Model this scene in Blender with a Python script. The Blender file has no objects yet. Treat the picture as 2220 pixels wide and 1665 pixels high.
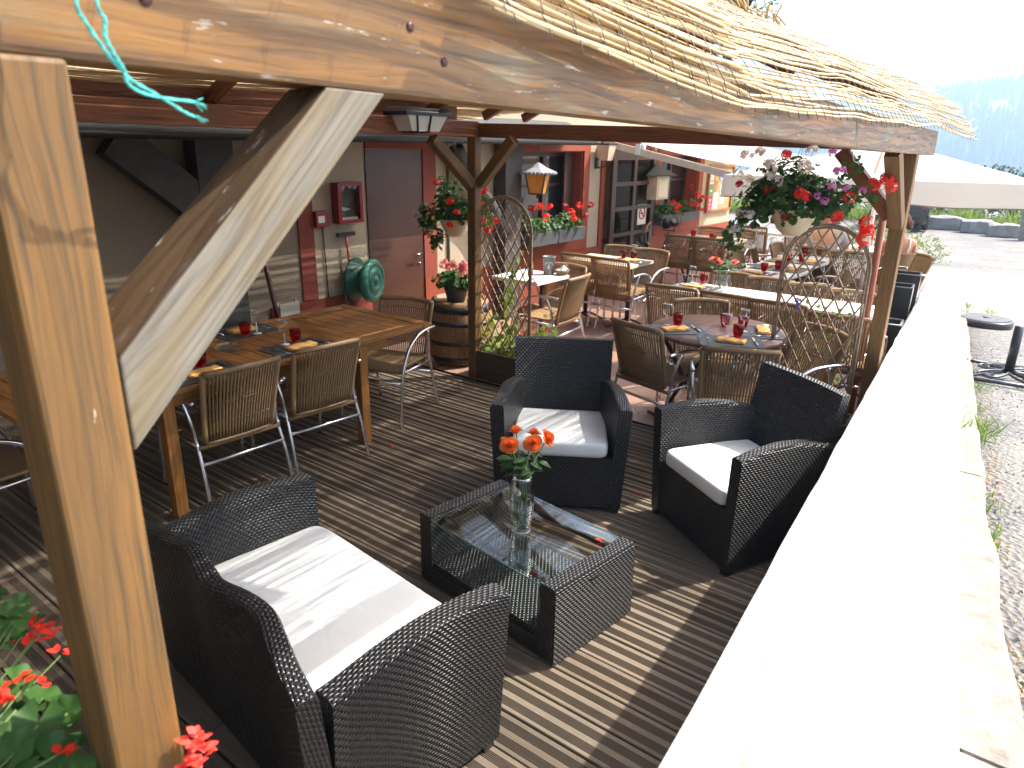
import bpy, math, random
import numpy as np
from mathutils import Vector, Matrix, noise as mnoise

S = bpy.context.scene
PI = math.pi
R = math.radians
random.seed(7)

# ------------------------------------------------------------------ camera
cam_d = bpy.data.cameras.new('camera')
cam = bpy.data.objects.new('camera', cam_d)
S.collection.objects.link(cam)
S.camera = cam
F_PX = 1546.72
cam_d.sensor_width = 36.0
cam_d.lens = 36.0 * F_PX / 2220.0
cam_d.clip_start = 0.05
cam_d.clip_end = 6000
CAM = Vector((0, 0, 2.0))
_y, _p, _r = R(37.254), R(18.623), R(0.8727)
fwd = Vector((math.cos(_y) * math.cos(_p), math.sin(_y) * math.cos(_p), -math.sin(_p)))
rgt = Vector((math.sin(_y), -math.cos(_y), 0))
upv = rgt.cross(fwd)
r2 = rgt * math.cos(_r) + upv * math.sin(_r)
u2 = upv * math.cos(_r) - rgt * math.sin(_r)
M = Matrix(((r2.x, u2.x, -fwd.x, CAM.x), (r2.y, u2.y, -fwd.y, CAM.y), (r2.z, u2.z, -fwd.z, CAM.z), (0, 0, 0, 1)))
cam.matrix_world = M
cam_d.dof.use_dof = True
cam_d.dof.focus_distance = 3.1
cam_d.dof.aperture_fstop = 5.6

# ------------------------------------------------------------------ light
SUN_DIR = Vector((0.80 * math.cos(R(51)), -0.60 * math.cos(R(51)), math.sin(R(51))))
w = bpy.data.worlds.new('World')
S.world = w
w.use_nodes = True
nt = w.node_tree
sky = nt.nodes.new('ShaderNodeTexSky')
sky.sky_type = 'NISHITA'
sky.sun_disc = False
sky.sun_elevation = R(51)
sky.sun_rotation = math.atan2(SUN_DIR.x, SUN_DIR.y)
sky.air_density = 1.0
sky.dust_density = 5.0
sky.ozone_density = 0.6
bg = nt.nodes['Background']
bg.inputs[1].default_value = 0.15
nt.links.new(sky.outputs[0], bg.inputs[0])
sl = bpy.data.lights.new('sun', 'SUN')
sl.energy = 3.5
sl.angle = R(0.53)
sl.color = (1.0, 0.95, 0.86)
sun = bpy.data.objects.new('sun', sl)
S.collection.objects.link(sun)
sun.rotation_euler = SUN_DIR.to_track_quat('Z', 'Y').to_euler()
S.view_settings.view_transform = 'Standard'
S.view_settings.look = 'None'
S.view_settings.gamma = 1.0
S.view_settings.exposure = 1.68
S.cycles.max_bounces = 8
S.cycles.diffuse_bounces = 4
S.cycles.glossy_bounces = 4
S.cycles.transparent_max_bounces = 24
S.cycles.sample_clamp_indirect = 6.0
S.cycles.caustics_reflective = False
S.cycles.caustics_refractive = False
S.cycles.use_denoising = True

C = S.collection


# ------------------------------------------------------------------ objects
def setp(o, label=None, cat=None, group=None, kind=None):
    if label: o['label'] = label
    if cat: o['category'] = cat
    if group: o['group'] = group
    if kind: o['kind'] = kind
    return o


def thing(name, label, cat, loc=(0, 0, 0), rz=0.0, group=None):
    o = bpy.data.objects.new(name, None)
    o.empty_display_size = 0.1
    C.objects.link(o)
    o.location = loc
    o.rotation_euler = (0, 0, rz)
    return setp(o, label, cat, group)


def dup(root, loc, rz, label, group=None, scale=None):
    def cp(o, par):
        c = o.copy()
        C.objects.link(c)
        if par is not None: c.parent = par
        for ch in o.children: cp(ch, c)
        return c
    n = cp(root, None)
    n.location = loc
    n.rotation_euler = (0, 0, rz)
    if scale: n.scale = scale
    n['label'] = label
    if group: n['group'] = group
    return n


class MB:
    """collects shapes, then links them as ONE mesh"""
    def __init__(s):
        s.v = []; s.f = []; s.uv = []; s.sm = []; s.mi = []

    def add(s, vs, fs, uvs=None, smooth=True, mi=0, fuv=None):
        b = len(s.v)
        s.v.extend([tuple(p) for p in vs])
        for k, f in enumerate(fs):
            s.f.append([b + i for i in f])
            if fuv is not None: s.uv.extend(fuv[k])
            elif uvs is not None: s.uv.extend([uvs[i] for i in f])
            else: s.uv.extend([(0, 0)] * len(f))
            s.sm.append(smooth); s.mi.append(mi)

    def box8(s, P, L=None, mi=0, seed=None, flip=False):
        """P: 8 corners, 0-3 start end (ccw), 4-7 the far end; uv in metres along the long side"""
        P = [Vector(p) for p in P]
        if seed is None: seed = random.uniform(0, 50)
        L = (P[4] - P[0]).length
        w_ = (P[1] - P[0]).length; h_ = (P[3] - P[0]).length
        fs = [(0, 1, 2, 3), (7, 6, 5, 4), (0, 4, 5, 1), (1, 5, 6, 2), (2, 6, 7, 3), (3, 7, 4, 0)]
        o = seed
        acc = [o, o + w_, o + w_ + h_, o + 2 * w_ + h_, o + 2 * w_ + 2 * h_]
        fuv = [[(o, o), (o + .02, o + w_), (o + .04, o + w_), (o + .04, o)], [(o, o), (o + .02, o + w_), (o + .04, o + w_), (o + .04, o)]]
        for k in range(4):
            a, b2 = acc[k], acc[k + 1]
            fuv.append([(o, a), (o + L, a), (o + L, b2), (o, b2)])
        s.add(P, fs, smooth=False, mi=mi, fuv=fuv)

    def beam(s, p0, p1, w_, h_, up=(0, 0, 1), mi=0, seed=None):
        p0 = Vector(p0); p1 = Vector(p1)
        d = (p1 - p0).normalized()
        sd = d.cross(Vector(up)).normalized()
        uu = sd.cross(d).normalized()
        a, b = sd * w_ / 2, uu * h_ / 2
        P = [p0 - a - b, p0 - a + b, p0 + a + b, p0 + a - b]
        P += [q + (p1 - p0) for q in P]
        s.box8(P, mi=mi, seed=seed)

    def box(s, c, size, mi=0, axis=None, seed=None, rz=0.0):
        sz = list(size)
        if axis is None: axis = sz.index(max(sz))
        d = [0, 0, 0]; d[axis] = sz[axis] / 2
        d = Vector(d)
        others = [i for i in range(3) if i != axis]
        up = Vector((0, 0, 0)); up[others[1]] = 1
        q = Matrix.Rotation(rz, 3, 'Z')
        c = Vector(c)
        sdv = d.normalized().cross(up)
        wi = [i for i in range(3) if abs(sdv[i]) > .5][0]
        s.beam(c - q @ d, c + q @ d, sz[wi], sz[others[1]], up=q @ up, mi=mi, seed=seed)

    def tube(s, pts, r, n=8, mi=0, closed=False, caps=True, flat=1.0, us=0.0, vs=None):
        pts = [Vector(p) for p in pts]
        m = len(pts)
        rs = r if isinstance(r, (list, tuple)) else [r] * m
        T = []
        for i in range(m):
            if closed: t = pts[(i + 1) % m] - pts[i - 1]
            else: t = pts[min(i + 1, m - 1)] - pts[max(i - 1, 0)]
            T.append(t.normalized() if t.length > 1e-9 else Vector((0, 0, 1)))
        ref = Vector((0, 0, 1)) if abs(T[0].z) < .9 else Vector((1, 0, 0))
        nrm = (ref - T[0] * ref.dot(T[0])).normalized()
        V = []; U = []
        ln = us
        for i in range(m):
            if i:
                nrm = (nrm - T[i] * nrm.dot(T[i]))
                nrm = nrm.normalized() if nrm.length > 1e-6 else T[i].orthogonal().normalized()
                ln += (pts[i] - pts[i - 1]).length
            bn = T[i].cross(nrm)
            for k in range(n):
                a = 2 * PI * k / n
                V.append(pts[i] + nrm * (math.cos(a) * rs[i]) + bn * (math.sin(a) * rs[i] * flat))
                U.append((ln, (vs if vs is not None else k / n * 2 * PI * rs[i])))
        fs = []
        rng = m if closed else m - 1
        for i in range(rng):
            j = (i + 1) % m
            for k in range(n):
                k2 = (k + 1) % n
                fs.append((i * n + k, j * n + k, j * n + k2, i * n + k2))
        if caps and not closed:
            fs.append(tuple(range(n)))
            fs.append(tuple((m - 1) * n + k for k in reversed(range(n))))
        s.add(V, fs, U, True, mi)

    def lathe(s, prof, n=24, o=(0, 0, 0), mi=0, smooth=True, sx=1.0, sy=1.0):
        o = Vector(o)
        V = []; U = []
        for j, (r, z) in enumerate(prof):
            for k in range(n):
                a = 2 * PI * k / n
                V.append(o + Vector((math.cos(a) * r * sx, math.sin(a) * r * sy, z)))
                U.append((z, k / n * 2 * PI * max(r, .02)))
        fs = []
        for j in range(len(prof) - 1):
            for k in range(n):
                k2 = (k + 1) % n
                fs.append((j * n + k, j * n + k2, (j + 1) * n + k2, (j + 1) * n + k))
        if prof[0][0] > 1e-5: fs.append(tuple(reversed(range(n))))
        if prof[-1][0] > 1e-5: fs.append(tuple((len(prof) - 1) * n + k for k in range(n)))
        s.add(V, fs, U, smooth, mi)

    def sheet(s, fn, nu, nv, us=1.0, vs=1.0, mi=0, smooth=True, uo=0.0, vo=0.0, flip=False):
        V = []; U = []
        for i in range(nu + 1):
            for j in range(nv + 1):
                V.append(fn(i / nu, j / nv)); U.append((uo + i / nu * us, vo + j / nv * vs))
        fs = []
        for i in range(nu):
            for j in range(nv):
                a = i * (nv + 1) + j
                q = (a, a + nv + 1, a + nv + 2, a + 1)
                fs.append(tuple(reversed(q)) if flip else q)
        s.add(V, fs, U, smooth, mi)

    def loft(s, rings, closed=True, mi=0, smooth=True, caps=True, us=None):
        """rings: list of equal-length point loops; u along the rings, v round the loop (metres)"""
        n = len(rings[0]); V = []; U = []
        u = 0.0
        for i, rg in enumerate(rings):
            rg = [Vector(p) for p in rg]
            if i: u += sum((rg[k] - Vector(rings[i - 1][k])).length for k in range(n)) / n
            vv = 0.0
            for k in range(n + 1):
                if k: vv += (rg[k % n] - rg[k - 1]).length
                V.append(rg[k % n]); U.append((u, vv))
        fs = []
        for i in range(len(rings) - 1):
            for k in range(n):
                a = i * (n + 1) + k
                fs.append((a, a + n + 1, a + n + 2, a + 1))
        fu = [[U[i] for i in f] for f in fs]
        if caps:
            for i, rev in ((0, False), (len(rings) - 1, True)):
                idx = [i * (n + 1) + k for k in range(n)]
                if rev: idx.reverse()
                fs.append(tuple(idx))
                c = Vector(rings[i][0])
                pts = [V[q] for q in idx]
                ax = (pts[1] - pts[0]).normalized()
                nn = (pts[1] - pts[0]).cross(pts[-1] - pts[0])
                ay = nn.cross(ax).normalized() if nn.length > 1e-9 else Vector((0, 0, 1))
                fu.append([((p - c).dot(ax), (p - c).dot(ay)) for p in pts])
        s.add(V, fs, None, smooth, mi, fuv=fu)

    def build(s, name, mats, parent=None, loc=None, rot=None, bevel=0.0, seg=2, merge=False, subsurf=0):
        me = bpy.data.meshes.new(name)
        me.from_pydata(s.v, [], s.f)
        if not isinstance(mats, (list, tuple)): mats = [mats]
        for m_ in mats: me.materials.append(m_)
        uvl = me.uv_layers.new(name='UVMap')
        uvl.data.foreach_set('uv', np.array(s.uv, dtype=np.float32).ravel())
        me.polygons.foreach_set('use_smooth', np.array(s.sm, dtype=bool))
        me.polygons.foreach_set('material_index', np.array(s.mi, dtype=np.int32))
        me.update()
        o = bpy.data.objects.new(name, me)
        C.objects.link(o)
        if parent is not None: o.parent = parent
        if loc: o.location = loc
        if rot: o.rotation_euler = rot
        if bevel:
            b = o.modifiers.new('bevel', 'BEVEL')
            b.width = bevel; b.segments = seg; b.limit_method = 'ANGLE'; b.angle_limit = R(40)
        if subsurf:
            b = o.modifiers.new('sub', 'SUBSURF'); b.levels = subsurf; b.render_levels = subsurf
        return o


# ------------------------------------------------------------------ materials
class NT:
    def __init__(s, name):
        s.m = bpy.data.materials.new(name)
        s.m.use_nodes = True
        s.t = s.m.node_tree
        s.b = s.t.nodes['Principled BSDF']
        s.out = s.t.nodes['Material Output']

    def n(s, typ, **kw):
        q = s.t.nodes.new(typ)
        for k, v in kw.items(): setattr(q, k, v)
        return q

    def l(s, a, b): s.t.links.new(a, b)

    def val(s, sock, v):
        if hasattr(v, 'is_linked'): s.l(v, sock)
        else: sock.default_value = v

    def math(s, op, a, b=None, c=None):
        q = s.n('ShaderNodeMath', operation=op)
        s.val(q.inputs[0], a)
        if b is not None: s.val(q.inputs[1], b)
        if c is not None: s.val(q.inputs[2], c)
        return q.outputs[0]

    def coord(s, kind='UV', scale=(1, 1, 1)):
        tc = s.n('ShaderNodeTexCoord')
        mp = s.n('ShaderNodeMapping')
        s.l(tc.outputs[kind], mp.inputs[0])
        mp.inputs['Scale'].default_value = scale
        return mp.outputs[0]

    def noise(s, vec, scale=5.0, detail=4.0, rough=.55, dist=0.0):
        q = s.n('ShaderNodeTexNoise')
        s.l(vec, q.inputs['Vector'])
        q.inputs['Scale'].default_value = scale
        q.inputs['Detail'].default_value = detail
        q.inputs['Roughness'].default_value = rough
        q.inputs['Distortion'].default_value = dist
        return q.outputs['Fac']

    def ramp(s, fac, stops, interp='LINEAR'):
        q = s.n('ShaderNodeValToRGB')
        q.color_ramp.interpolation = interp
        el = q.color_ramp.elements
        while len(el) < len(stops): el.new(.5)
        for e, (p, c) in zip(el, stops):
            e.position = p
            e.color = (c, c, c, 1) if isinstance(c, (int, float)) else (*c, 1)
        s.l(fac, q.inputs[0])
        return q.outputs[0]

    def mix(s, fac, a, b, blend='MIX'):
        q = s.n('ShaderNodeMix', data_type='RGBA', blend_type=blend)
        s.val(q.inputs[0], fac)
        for sock, v in ((q.inputs[6], a), (q.inputs[7], b)):
            if hasattr(v, 'is_linked'): s.l(v, sock)
            else: sock.default_value = (*v, 1)
        return q.outputs[2]

    def bump(s, h, strength=.5, dist=.01):
        q = s.n('ShaderNodeBump')
        q.inputs['Strength'].default_value = strength
        q.inputs['Distance'].default_value = dist
        s.l(h, q.inputs['Height'])
        s.l(q.outputs[0], s.b.inputs['Normal'])
        return q

    def col(s, c):
        if hasattr(c, 'is_linked'): s.l(c, s.b.inputs['Base Color'])
        else: s.b.inputs['Base Color'].default_value = (*c, 1)

    def set(s, rough=None, metal=None, spec=None, **kw):
        if rough is not None: s.val(s.b.inputs['Roughness'], rough)
        if metal is not None: s.b.inputs['Metallic'].default_value = metal
        if spec is not None: s.b.inputs['Specular IOR Level'].default_value = spec
        for k, v in kw.items(): s.val(s.b.inputs[k.replace('_', ' ')], v)


def plain(name, c, rough=.6, var=.12, scale=12, metal=0.0, spec=.5, bump=0.0, coord='Object', bdist=.004, bscale=None):
    t = NT(name)
    v = t.coord(coord)
    f = t.noise(v, scale, 5, .6)
    lo = tuple(x * (1 - var) for x in c); hi = tuple(min(1, x * (1 + var)) for x in c)
    t.col(t.ramp(f, [(.3, lo), (.7, hi)]))
    t.set(rough, metal, spec)
    if bump: t.bump(t.noise(v, bscale or scale * 4, 4), bump, bdist)
    return t.m


def wood(name, base, dark, grey, gamt=.0, rough=.45, flake=0.0, gscale=26.0, coat=0.0, stripes=True):
    """grain along u (metres)"""
    t = NT(name)
    uv = t.coord('UV')
    wob = t.noise(t.coord('UV', (1.6, 5, 1)), 1.0, 2, .5)
    wv = t.n('ShaderNodeVectorMath', operation='MULTIPLY_ADD')
    cmb = t.n('ShaderNodeCombineXYZ'); t.l(wob, cmb.inputs[1])
    t.l(cmb.outputs[0], wv.inputs[0]); wv.inputs[1].default_value = (0, .10, 0); t.l(uv, wv.inputs[2])
    m1 = t.n('ShaderNodeMapping'); t.l(wv.outputs[0], m1.inputs[0]); m1.inputs['Scale'].default_value = (1.1, gscale, 1)
    g = t.noise(m1.outputs[0], 3.2, 5, .62)
    m2 = t.n('ShaderNodeMapping'); t.l(wv.outputs[0], m2.inputs[0]); m2.inputs['Scale'].default_value = (2.2, gscale * 2.6, 1)
    g2 = t.noise(m2.outputs[0], 6, 3, .6)
    big = t.noise(t.coord('UV', (2.0, 7, 1)), 1.4, 3, .5)
    mid = tuple((a * .62 + b * .38) for a, b in zip(base, dark))
    c = t.ramp(g, [(.36, dark), (.46, mid), (.54, base), (.72, tuple(min(1, x * 1.15) for x in base))])
    c = t.mix(t.math('MULTIPLY', t.ramp(big, [(.4, 0.0), (.65, 1.0)]), .55), c, tuple(x * .62 for x in base))
    if stripes:
        c = t.mix(t.ramp(g2, [(.30, .75), (.40, 0.0)]), c, dark)
    # knots
    vo = t.n('ShaderNodeTexVoronoi'); vo.feature = 'F1'
    t.l(t.coord('UV', (1.9, 6.5, 1)), vo.inputs['Vector']); vo.inputs['Scale'].default_value = 1.0
    kn = t.ramp(vo.outputs['Distance'], [(.02, 1.0), (.11, 0.0)])
    c = t.mix(t.math('MULTIPLY', kn, .8), c, tuple(a * .55 + .02 for a in dark))
    if gamt > 0:
        gm = t.noise(t.coord('UV', (1.3, 6.0, 1)), 1.8, 5, .6)
        gmask = t.ramp(gm, [(.62 - gamt * .35, 0.0), (.72 - gamt * .35, 1.0)])
        gc = t.ramp(g, [(.35, tuple(x * .5 for x in grey)), (.6, grey)])
        c = t.mix(t.math('MULTIPLY', gmask, .9), c, gc)
    if flake > 0:
        fm = t.noise(t.coord('UV', (7, 40, 1)), 1.5, 4, .65)
        c = t.mix(t.ramp(fm, [(.72 - flake * .1, 0.0), (.75 - flake * .1, 1.0)]), c, (.40, .35, .29))
    t.col(c)
    t.set(t.ramp(g, [(.3, min(1, rough + .2)), (.7, rough)]))
    if coat: t.set(Coat_Weight=coat, Coat_Roughness=.25)
    t.bump(g, .35, .004)
    return t.m


def weave(name, c_hi, c_lo, cu, cv, rough=.36, depth=.0045, spec=.5):
    """flat plastic strands woven over and under; uv in metres"""
    t = NT(name)
    sp = t.n('ShaderNodeSeparateXYZ'); t.l(t.coord('UV', (1 / cu, 1 / cv, 1)), sp.inputs[0])
    U, V = sp.outputs[0], sp.outputs[1]
    row = t.math('FLOOR', V)
    half = t.math('MULTIPLY', t.math('FLOORED_MODULO', row, 2.0), .5)
    fu = t.math('SUBTRACT', t.math('MULTIPLY', t.math('FRACT', t.math('ADD', U, half)), 2.0), 1.0)
    fv = t.math('SUBTRACT', t.math('MULTIPLY', t.math('FRACT', V), 2.0), 1.0)
    a = t.math('SUBTRACT', 1.0, t.math('POWER', t.math('ABSOLUTE', fu), 2.4))
    b = t.math('SUBTRACT', 1.0, t.math('POWER', t.math('ABSOLUTE', fv), 2.6))
    h = t.math('MULTIPLY', a, b)
    n = t.noise(t.coord('Object'), 9, 3)
    h2 = t.math('ADD', h, t.math('MULTIPLY', n, .12))
    c = t.mix(t.ramp(h, [(.05, 0.0), (.45, 1.0)]), c_lo, c_hi)
    t.col(t.mix(t.math('MULTIPLY', n, .5), c, tuple(x * .6 for x in c_hi)))
    t.set(rough, spec=spec)
    t.bump(h2, 1.0, depth)
    return t.m


def thin_glass(name, tint=(1, 1, 1), rough=.0, refl=1.0, ior=1.5):
    t = NT(name)
    t.t.nodes.remove(t.b)
    tr = t.n('ShaderNodeBsdfTransparent'); tr.inputs[0].default_value = (*tint, 1)
    gl = t.n('ShaderNodeBsdfGlossy'); gl.inputs['Roughness'].default_value = rough
    fr = t.n('ShaderNodeFresnel')
    ge = t.n('ShaderNodeNewGeometry')
    t.l(t.math('ADD', ior, t.math('MULTIPLY', ge.outputs['Backfacing'], 1 / ior - ior)), fr.inputs[0])
    mx = t.n('ShaderNodeMixShader')
    t.l(t.math('MULTIPLY', fr.outputs[0], refl), mx.inputs[0])
    t.l(tr.outputs[0], mx.inputs[1]); t.l(gl.outputs[0], mx.inputs[2])
    t.l(mx.outputs[0], t.out.inputs[0])
    return t.m


def leafmat(name, c, trans=.35, var=.45, rough=.5):
    t = NT(name)
    f = t.noise(t.coord('Object'), 9, 3)
    ge = t.n('ShaderNodeNewGeometry')
    cc = t.ramp(t.math('ADD', t.math('MULTIPLY', f, .6), t.math('MULTIPLY', ge.outputs['Random Per Island'], .5)),
                [(.2, tuple(x * (1 - var) for x in c)), (.8, tuple(min(1, x * (1 + var)) for x in c))])
    t.col(cc)
    t.set(rough, spec=.4)
    td = t.n('ShaderNodeBsdfTranslucent')
    t.l(t.mix(.5, cc, (c[0] * 1.4, c[1] * 1.5, c[2] * .6)), td.inputs[0])
    mx = t.n('ShaderNodeMixShader'); mx.inputs[0].default_value = trans
    t.l(t.b.outputs[0], mx.inputs[1]); t.l(td.outputs[0], mx.inputs[2])
    t.l(mx.outputs[0], t.out.inputs[0])
    return t.m


MT = {}
MT['beam'] = wood('varnished_beam_wood', (.225, .100, .014), (.080, .034, .006), (.22, .165, .08), .24, .34, .9, 22, .25)
MT['post'] = wood('honey_post_wood', (.18, .088, .021), (.060, .040, .018), (.18, .165, .12), .0, .5, .10, 30)
MT['brace_grey'] = wood('silvered_wood', (.175, .140, .085), (.11, .075, .038), (.20, .180, .145), .45, .6, .0, 24, stripes=False)
MT['brace_dark'] = wood('brown_flaked_wood', (.10, .058, .027), (.04, .02, .008), (.22, .19, .17), .08, .5, .9, 30)
MT['inner'] = wood('inner_red_wood', (.22, .07, .02), (.08, .024, .008), (.3, .2, .12), .0, .45, .2, 24)  # redder brown for the inner beams and rafters
MT['blackwood'] = plain('black_stained_timber', (.035, .032, .028), .7, .3, 14)
MT['teak'] = wood('oiled_teak', (.34, .150, .036), (.14, .052, .012), (.4, .3, .2), .0, .33, .0, 34)
MT['tabletop_dark'] = wood('dark_table_wood', (.19, .10, .065), (.09, .045, .03), (.3, .25, .2), .12, .28, .0, 30)
MT['mast'] = wood('red_mast_wood', (.34, .10, .04), (.16, .04, .015), (.3, .2, .1), .0, .4, .0, 24)
MT['wicker'] = weave('black_plastic_wicker', (.019, .019, .021), (.003, .003, .003), .022, .0125, .30, .0045, .5)
MT['wicker_b'] = weave('black_plastic_wicker_upright', (.026, .027, .028), (.003, .003, .003), .0118, .022, .36, .005)
MT['rattan'] = weave('honey_rattan', (.38, .235, .105), (.13, .07, .026), .006, .011, .5, .002)
MT['rattan_roll'] = weave('rattan_wrap', (.36, .225, .10), (.15, .082, .032), .0045, .5, .45, .0015)
MT['alu'] = plain('brushed_aluminium', (.72, .72, .74), .26, .05, 30, 1.0)
MT['cushion'] = plain('white_cushion_cloth', (.80, .82, .80), .85, .03, 5, bump=.25, bdist=.01, bscale=9)
MT['white_wall'] = plain('white_rendered_coping', (.80, .79, .75), .85, .04, 3, bump=.5, bdist=.006, bscale=60)
MT['white_top'] = plain('white_laminate', (.78, .75, .70), .3, .03, 4)
MT['cream_top'] = plain('cream_laminate', (.66, .54, .38), .32, .06, 4)
MT['red_glass'] = thin_glass('red_tumbler_glass', (.80, .015, .012), .02, 1.0)
MT['glass'] = thin_glass('clear_thin_glass', (.95, .965, .96), .0, 1.9)
MT['table_glass'] = thin_glass('table_glass', (.90, .95, .93), .0, 1.6, 1.6)
MT['glass_edge'] = plain('green_glass_edge', (.10, .24, .21), .1, .1)
MT['water'] = thin_glass('vase_water', (.93, .97, .95), .0, .6, 1.33)
MT['napkin'] = plain('apricot_napkin', (.75, .40, .12), .85, .08, 30, bump=.3)
MT['mat'] = weave('slate_placemat', (.060, .062, .070), (.030, .030, .034), .004, .004, .45, .0006)
MT['steel'] = plain('cutlery_steel', (.75, .75, .74), .18, .03, 20, 1.0)
MT['iron'] = plain('dark_red_iron', (.07, .022, .018), .4, .2, 20)
MT['black'] = plain('black_metal', (.018, .019, .021), .4, .2, 20)
MT['black_plastic'] = plain('black_plastic', (.028, .029, .030), .3, .15, 20)
MT['rose'] = leafmat('orange_rose_petal', (.85, .21, .045), .35, .16, .55)
MT['leaf'] = leafmat('geranium_leaf', (.050, .120, .026), .38, .45, .5)
MT['leaf_dark'] = leafmat('dark_rose_leaf', (.030, .075, .022), .18, .4, .35)
MT['leaf_lime'] = leafmat('lime_leaf', (.20, .30, .03), .4, .3, .5)
MT['leaf_yellow'] = leafmat('dry_grass_blade', (.30, .30, .09), .35, .35, .6)
MT['fl_red'] = leafmat('scarlet_petal', (.80, .035, .018), .3, .15)
MT['fl_dark'] = leafmat('crimson_petal', (.40, .008, .015), .25, .25)
MT['fl_white'] = leafmat('white_petal', (.82, .72, .74), .35, .08)
MT['fl_pink'] = leafmat('pink_petal', (.80, .26, .33), .35, .2)
MT['fl_mauve'] = leafmat('mauve_petal', (.60, .18, .58), .35, .2)
MT['stem'] = plain('green_stem', (.10, .16, .05), .6, .2)
MT['twig'] = plain('willow_rod', (.30, .21, .13), .55, .3, 30)
MT['pot_cream'] = plain('cream_pot', (.68, .56, .38), .5, .06, 6)
MT['planter_grey'] = plain('grey_planter', (.075, .082, .088), .6, .1, 8)
MT['planter_wood'] = wood('dark_planter_wood', (.09, .055, .03), (.03, .017, .009), (.1, .08, .06), .0, .7)
MT['barrel'] = wood('barrel_oak', (.30, .165, .065), (.12, .06, .025), (.2, .15, .1), .1, .55)
MT['hoop'] = plain('dark_hoop_iron', (.05, .05, .052), .35, .25, 20, .7)
MT['concrete'] = plain('pale_concrete', (.25, .225, .19), .9, .35, 16, bump=.8, bdist=.006, bscale=70)
MT['canvas'] = NT('cream_canvas').m
MT['cable'] = plain('black_wire', (.012, .012, .012), .5)
MT['twine'] = plain('turquoise_twine', (.05, .42, .38), .6, .25, 60)
MT['skin'] = plain('skin', (.52, .27, .17), .5, .06, 14)
MT['hair'] = plain('auburn_hair', (.11, .032, .014), .5, .4, 40)
MT['greyshirt'] = plain('grey_shirt_cloth', (.42, .40, .40), .85, .08, 10)
MT['whitecloth'] = plain('white_cloth', (.80, .80, .82), .85, .04, 8)
MT['bluecloth'] = plain('blue_grey_trousers', (.20, .23, .33), .85, .1, 12)


def _canvas():
    t = NT('cream_canvas_cloth')
    f = t.noise(t.coord('Object'), 3, 3)
    t.col(t.ramp(f, [(.3, (.76, .73, .68)), (.7, (.82, .80, .76))]))
    t.set(.85)
    td = t.n('ShaderNodeBsdfTranslucent'); td.inputs[0].default_value = (.80, .74, .64, 1)
    mx = t.n('ShaderNodeMixShader'); mx.inputs[0].default_value = .42
    t.l(t.b.outputs[0], mx.inputs[1]); t.l(td.outputs[0], mx.inputs[2]); t.l(mx.outputs[0], t.out.inputs[0])
    return t.m


MT['canvas'] = _canvas()


def _reed():
    t = NT('split_reed')
    sp = t.n('ShaderNodeSeparateXYZ'); t.l(t.coord('UV'), sp.inputs[0])
    wn = t.n('ShaderNodeTexWhiteNoise', noise_dimensions='1D'); t.l(sp.outputs[1], wn.inputs['W'])
    n = t.noise(t.coord('UV', (5, 37, 1)), 2.0, 4, .6)
    fac = t.math('ADD', t.math('MULTIPLY', wn.outputs['Value'], .75), t.math('MULTIPLY', n, .25))
    c = t.ramp(fac, [(.08, (.25, .155, .075)), (.3, (.50, .34, .15)), (.6, (.62, .45, .22)), (.9, (.70, .58, .36))])
    fr = t.math('FRACT', t.math('ADD', t.math('MULTIPLY', sp.outputs[0], 4.3), t.math('MULTIPLY', wn.outputs['Value'], 9.0)))
    c = t.mix(t.ramp(fr, [(.0, .85), (.03, .0)]), c, (.12, .07, .03))
    t.col(c); t.set(.38, spec=.5)
    td = t.n('ShaderNodeBsdfTranslucent'); t.l(c, td.inputs[0])
    mx = t.n('ShaderNodeMixShader'); mx.inputs[0].default_value = .05
    t.l(t.b.outputs[0], mx.inputs[1]); t.l(td.outputs[0], mx.inputs[2]); t.l(mx.outputs[0], t.out.inputs[0])
    return t.m


MT['reed'] = _reed()


def _deck():
    t = NT('weathered_decking')
    ge = t.n('ShaderNodeNewGeometry')
    g = t.noise(t.coord('UV', (1.2, 60, 1)), 3, 5, .6)
    big = t.noise(t.coord('Object', (1, 1, 1)), 1.3, 4, .6)
    fine = t.noise(t.coord('Object'), 60, 3, .7)
    c = t.ramp(t.math('ADD', t.math('MULTIPLY', g, .6), t.math('MULTIPLY', ge.outputs['Random Per Island'], .4)),
               [(.25, (.085, .060, .042)), (.5, (.165, .125, .086)), (.75, (.22, .178, .13))])
    c = t.mix(t.math('MULTIPLY', t.ramp(big, [(.45, 0.0), (.65, 1.0)]), .45), c, (.085, .075, .055))
    c = t.mix(t.ramp(fine, [(.66, 0.0), (.72, .5)]), c, (.38, .34, .28))
    t.col(c); t.set(.62); t.bump(g, .4, .003)
    return t.m


MT['deck'] = _deck()


def _tiles():
    t = NT('terracotta_tiles')
    br = t.n('ShaderNodeTexBrick')
    mp = t.coord('Object', (1, 1, 1))
    t.l(mp, br.inputs['Vector'])
    br.offset = .0; br.inputs['Scale'].default_value = 1.0
    br.inputs['Brick Width'].default_value = .40; br.inputs['Row Height'].default_value = .40
    br.inputs['Mortar Size'].default_value = .004
    br.inputs['Color1'].default_value = (.31, .185, .14, 1); br.inputs['Color2'].default_value = (.35, .215, .165, 1)
    br.inputs['Mortar'].default_value = (.15, .095, .075, 1)
    n = t.noise(t.coord('Object'), 2.2, 5, .6)
    t.col(t.mix(t.math('MULTIPLY', n, .5), br.outputs[0], (.33, .21, .165)))
    t.set(t.ramp(n, [(.3, .24), (.7, .42)]))
    t.bump(br.outputs['Fac'], -.4, .003)
    return t.m


MT['tiles'] = _tiles()


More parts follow.
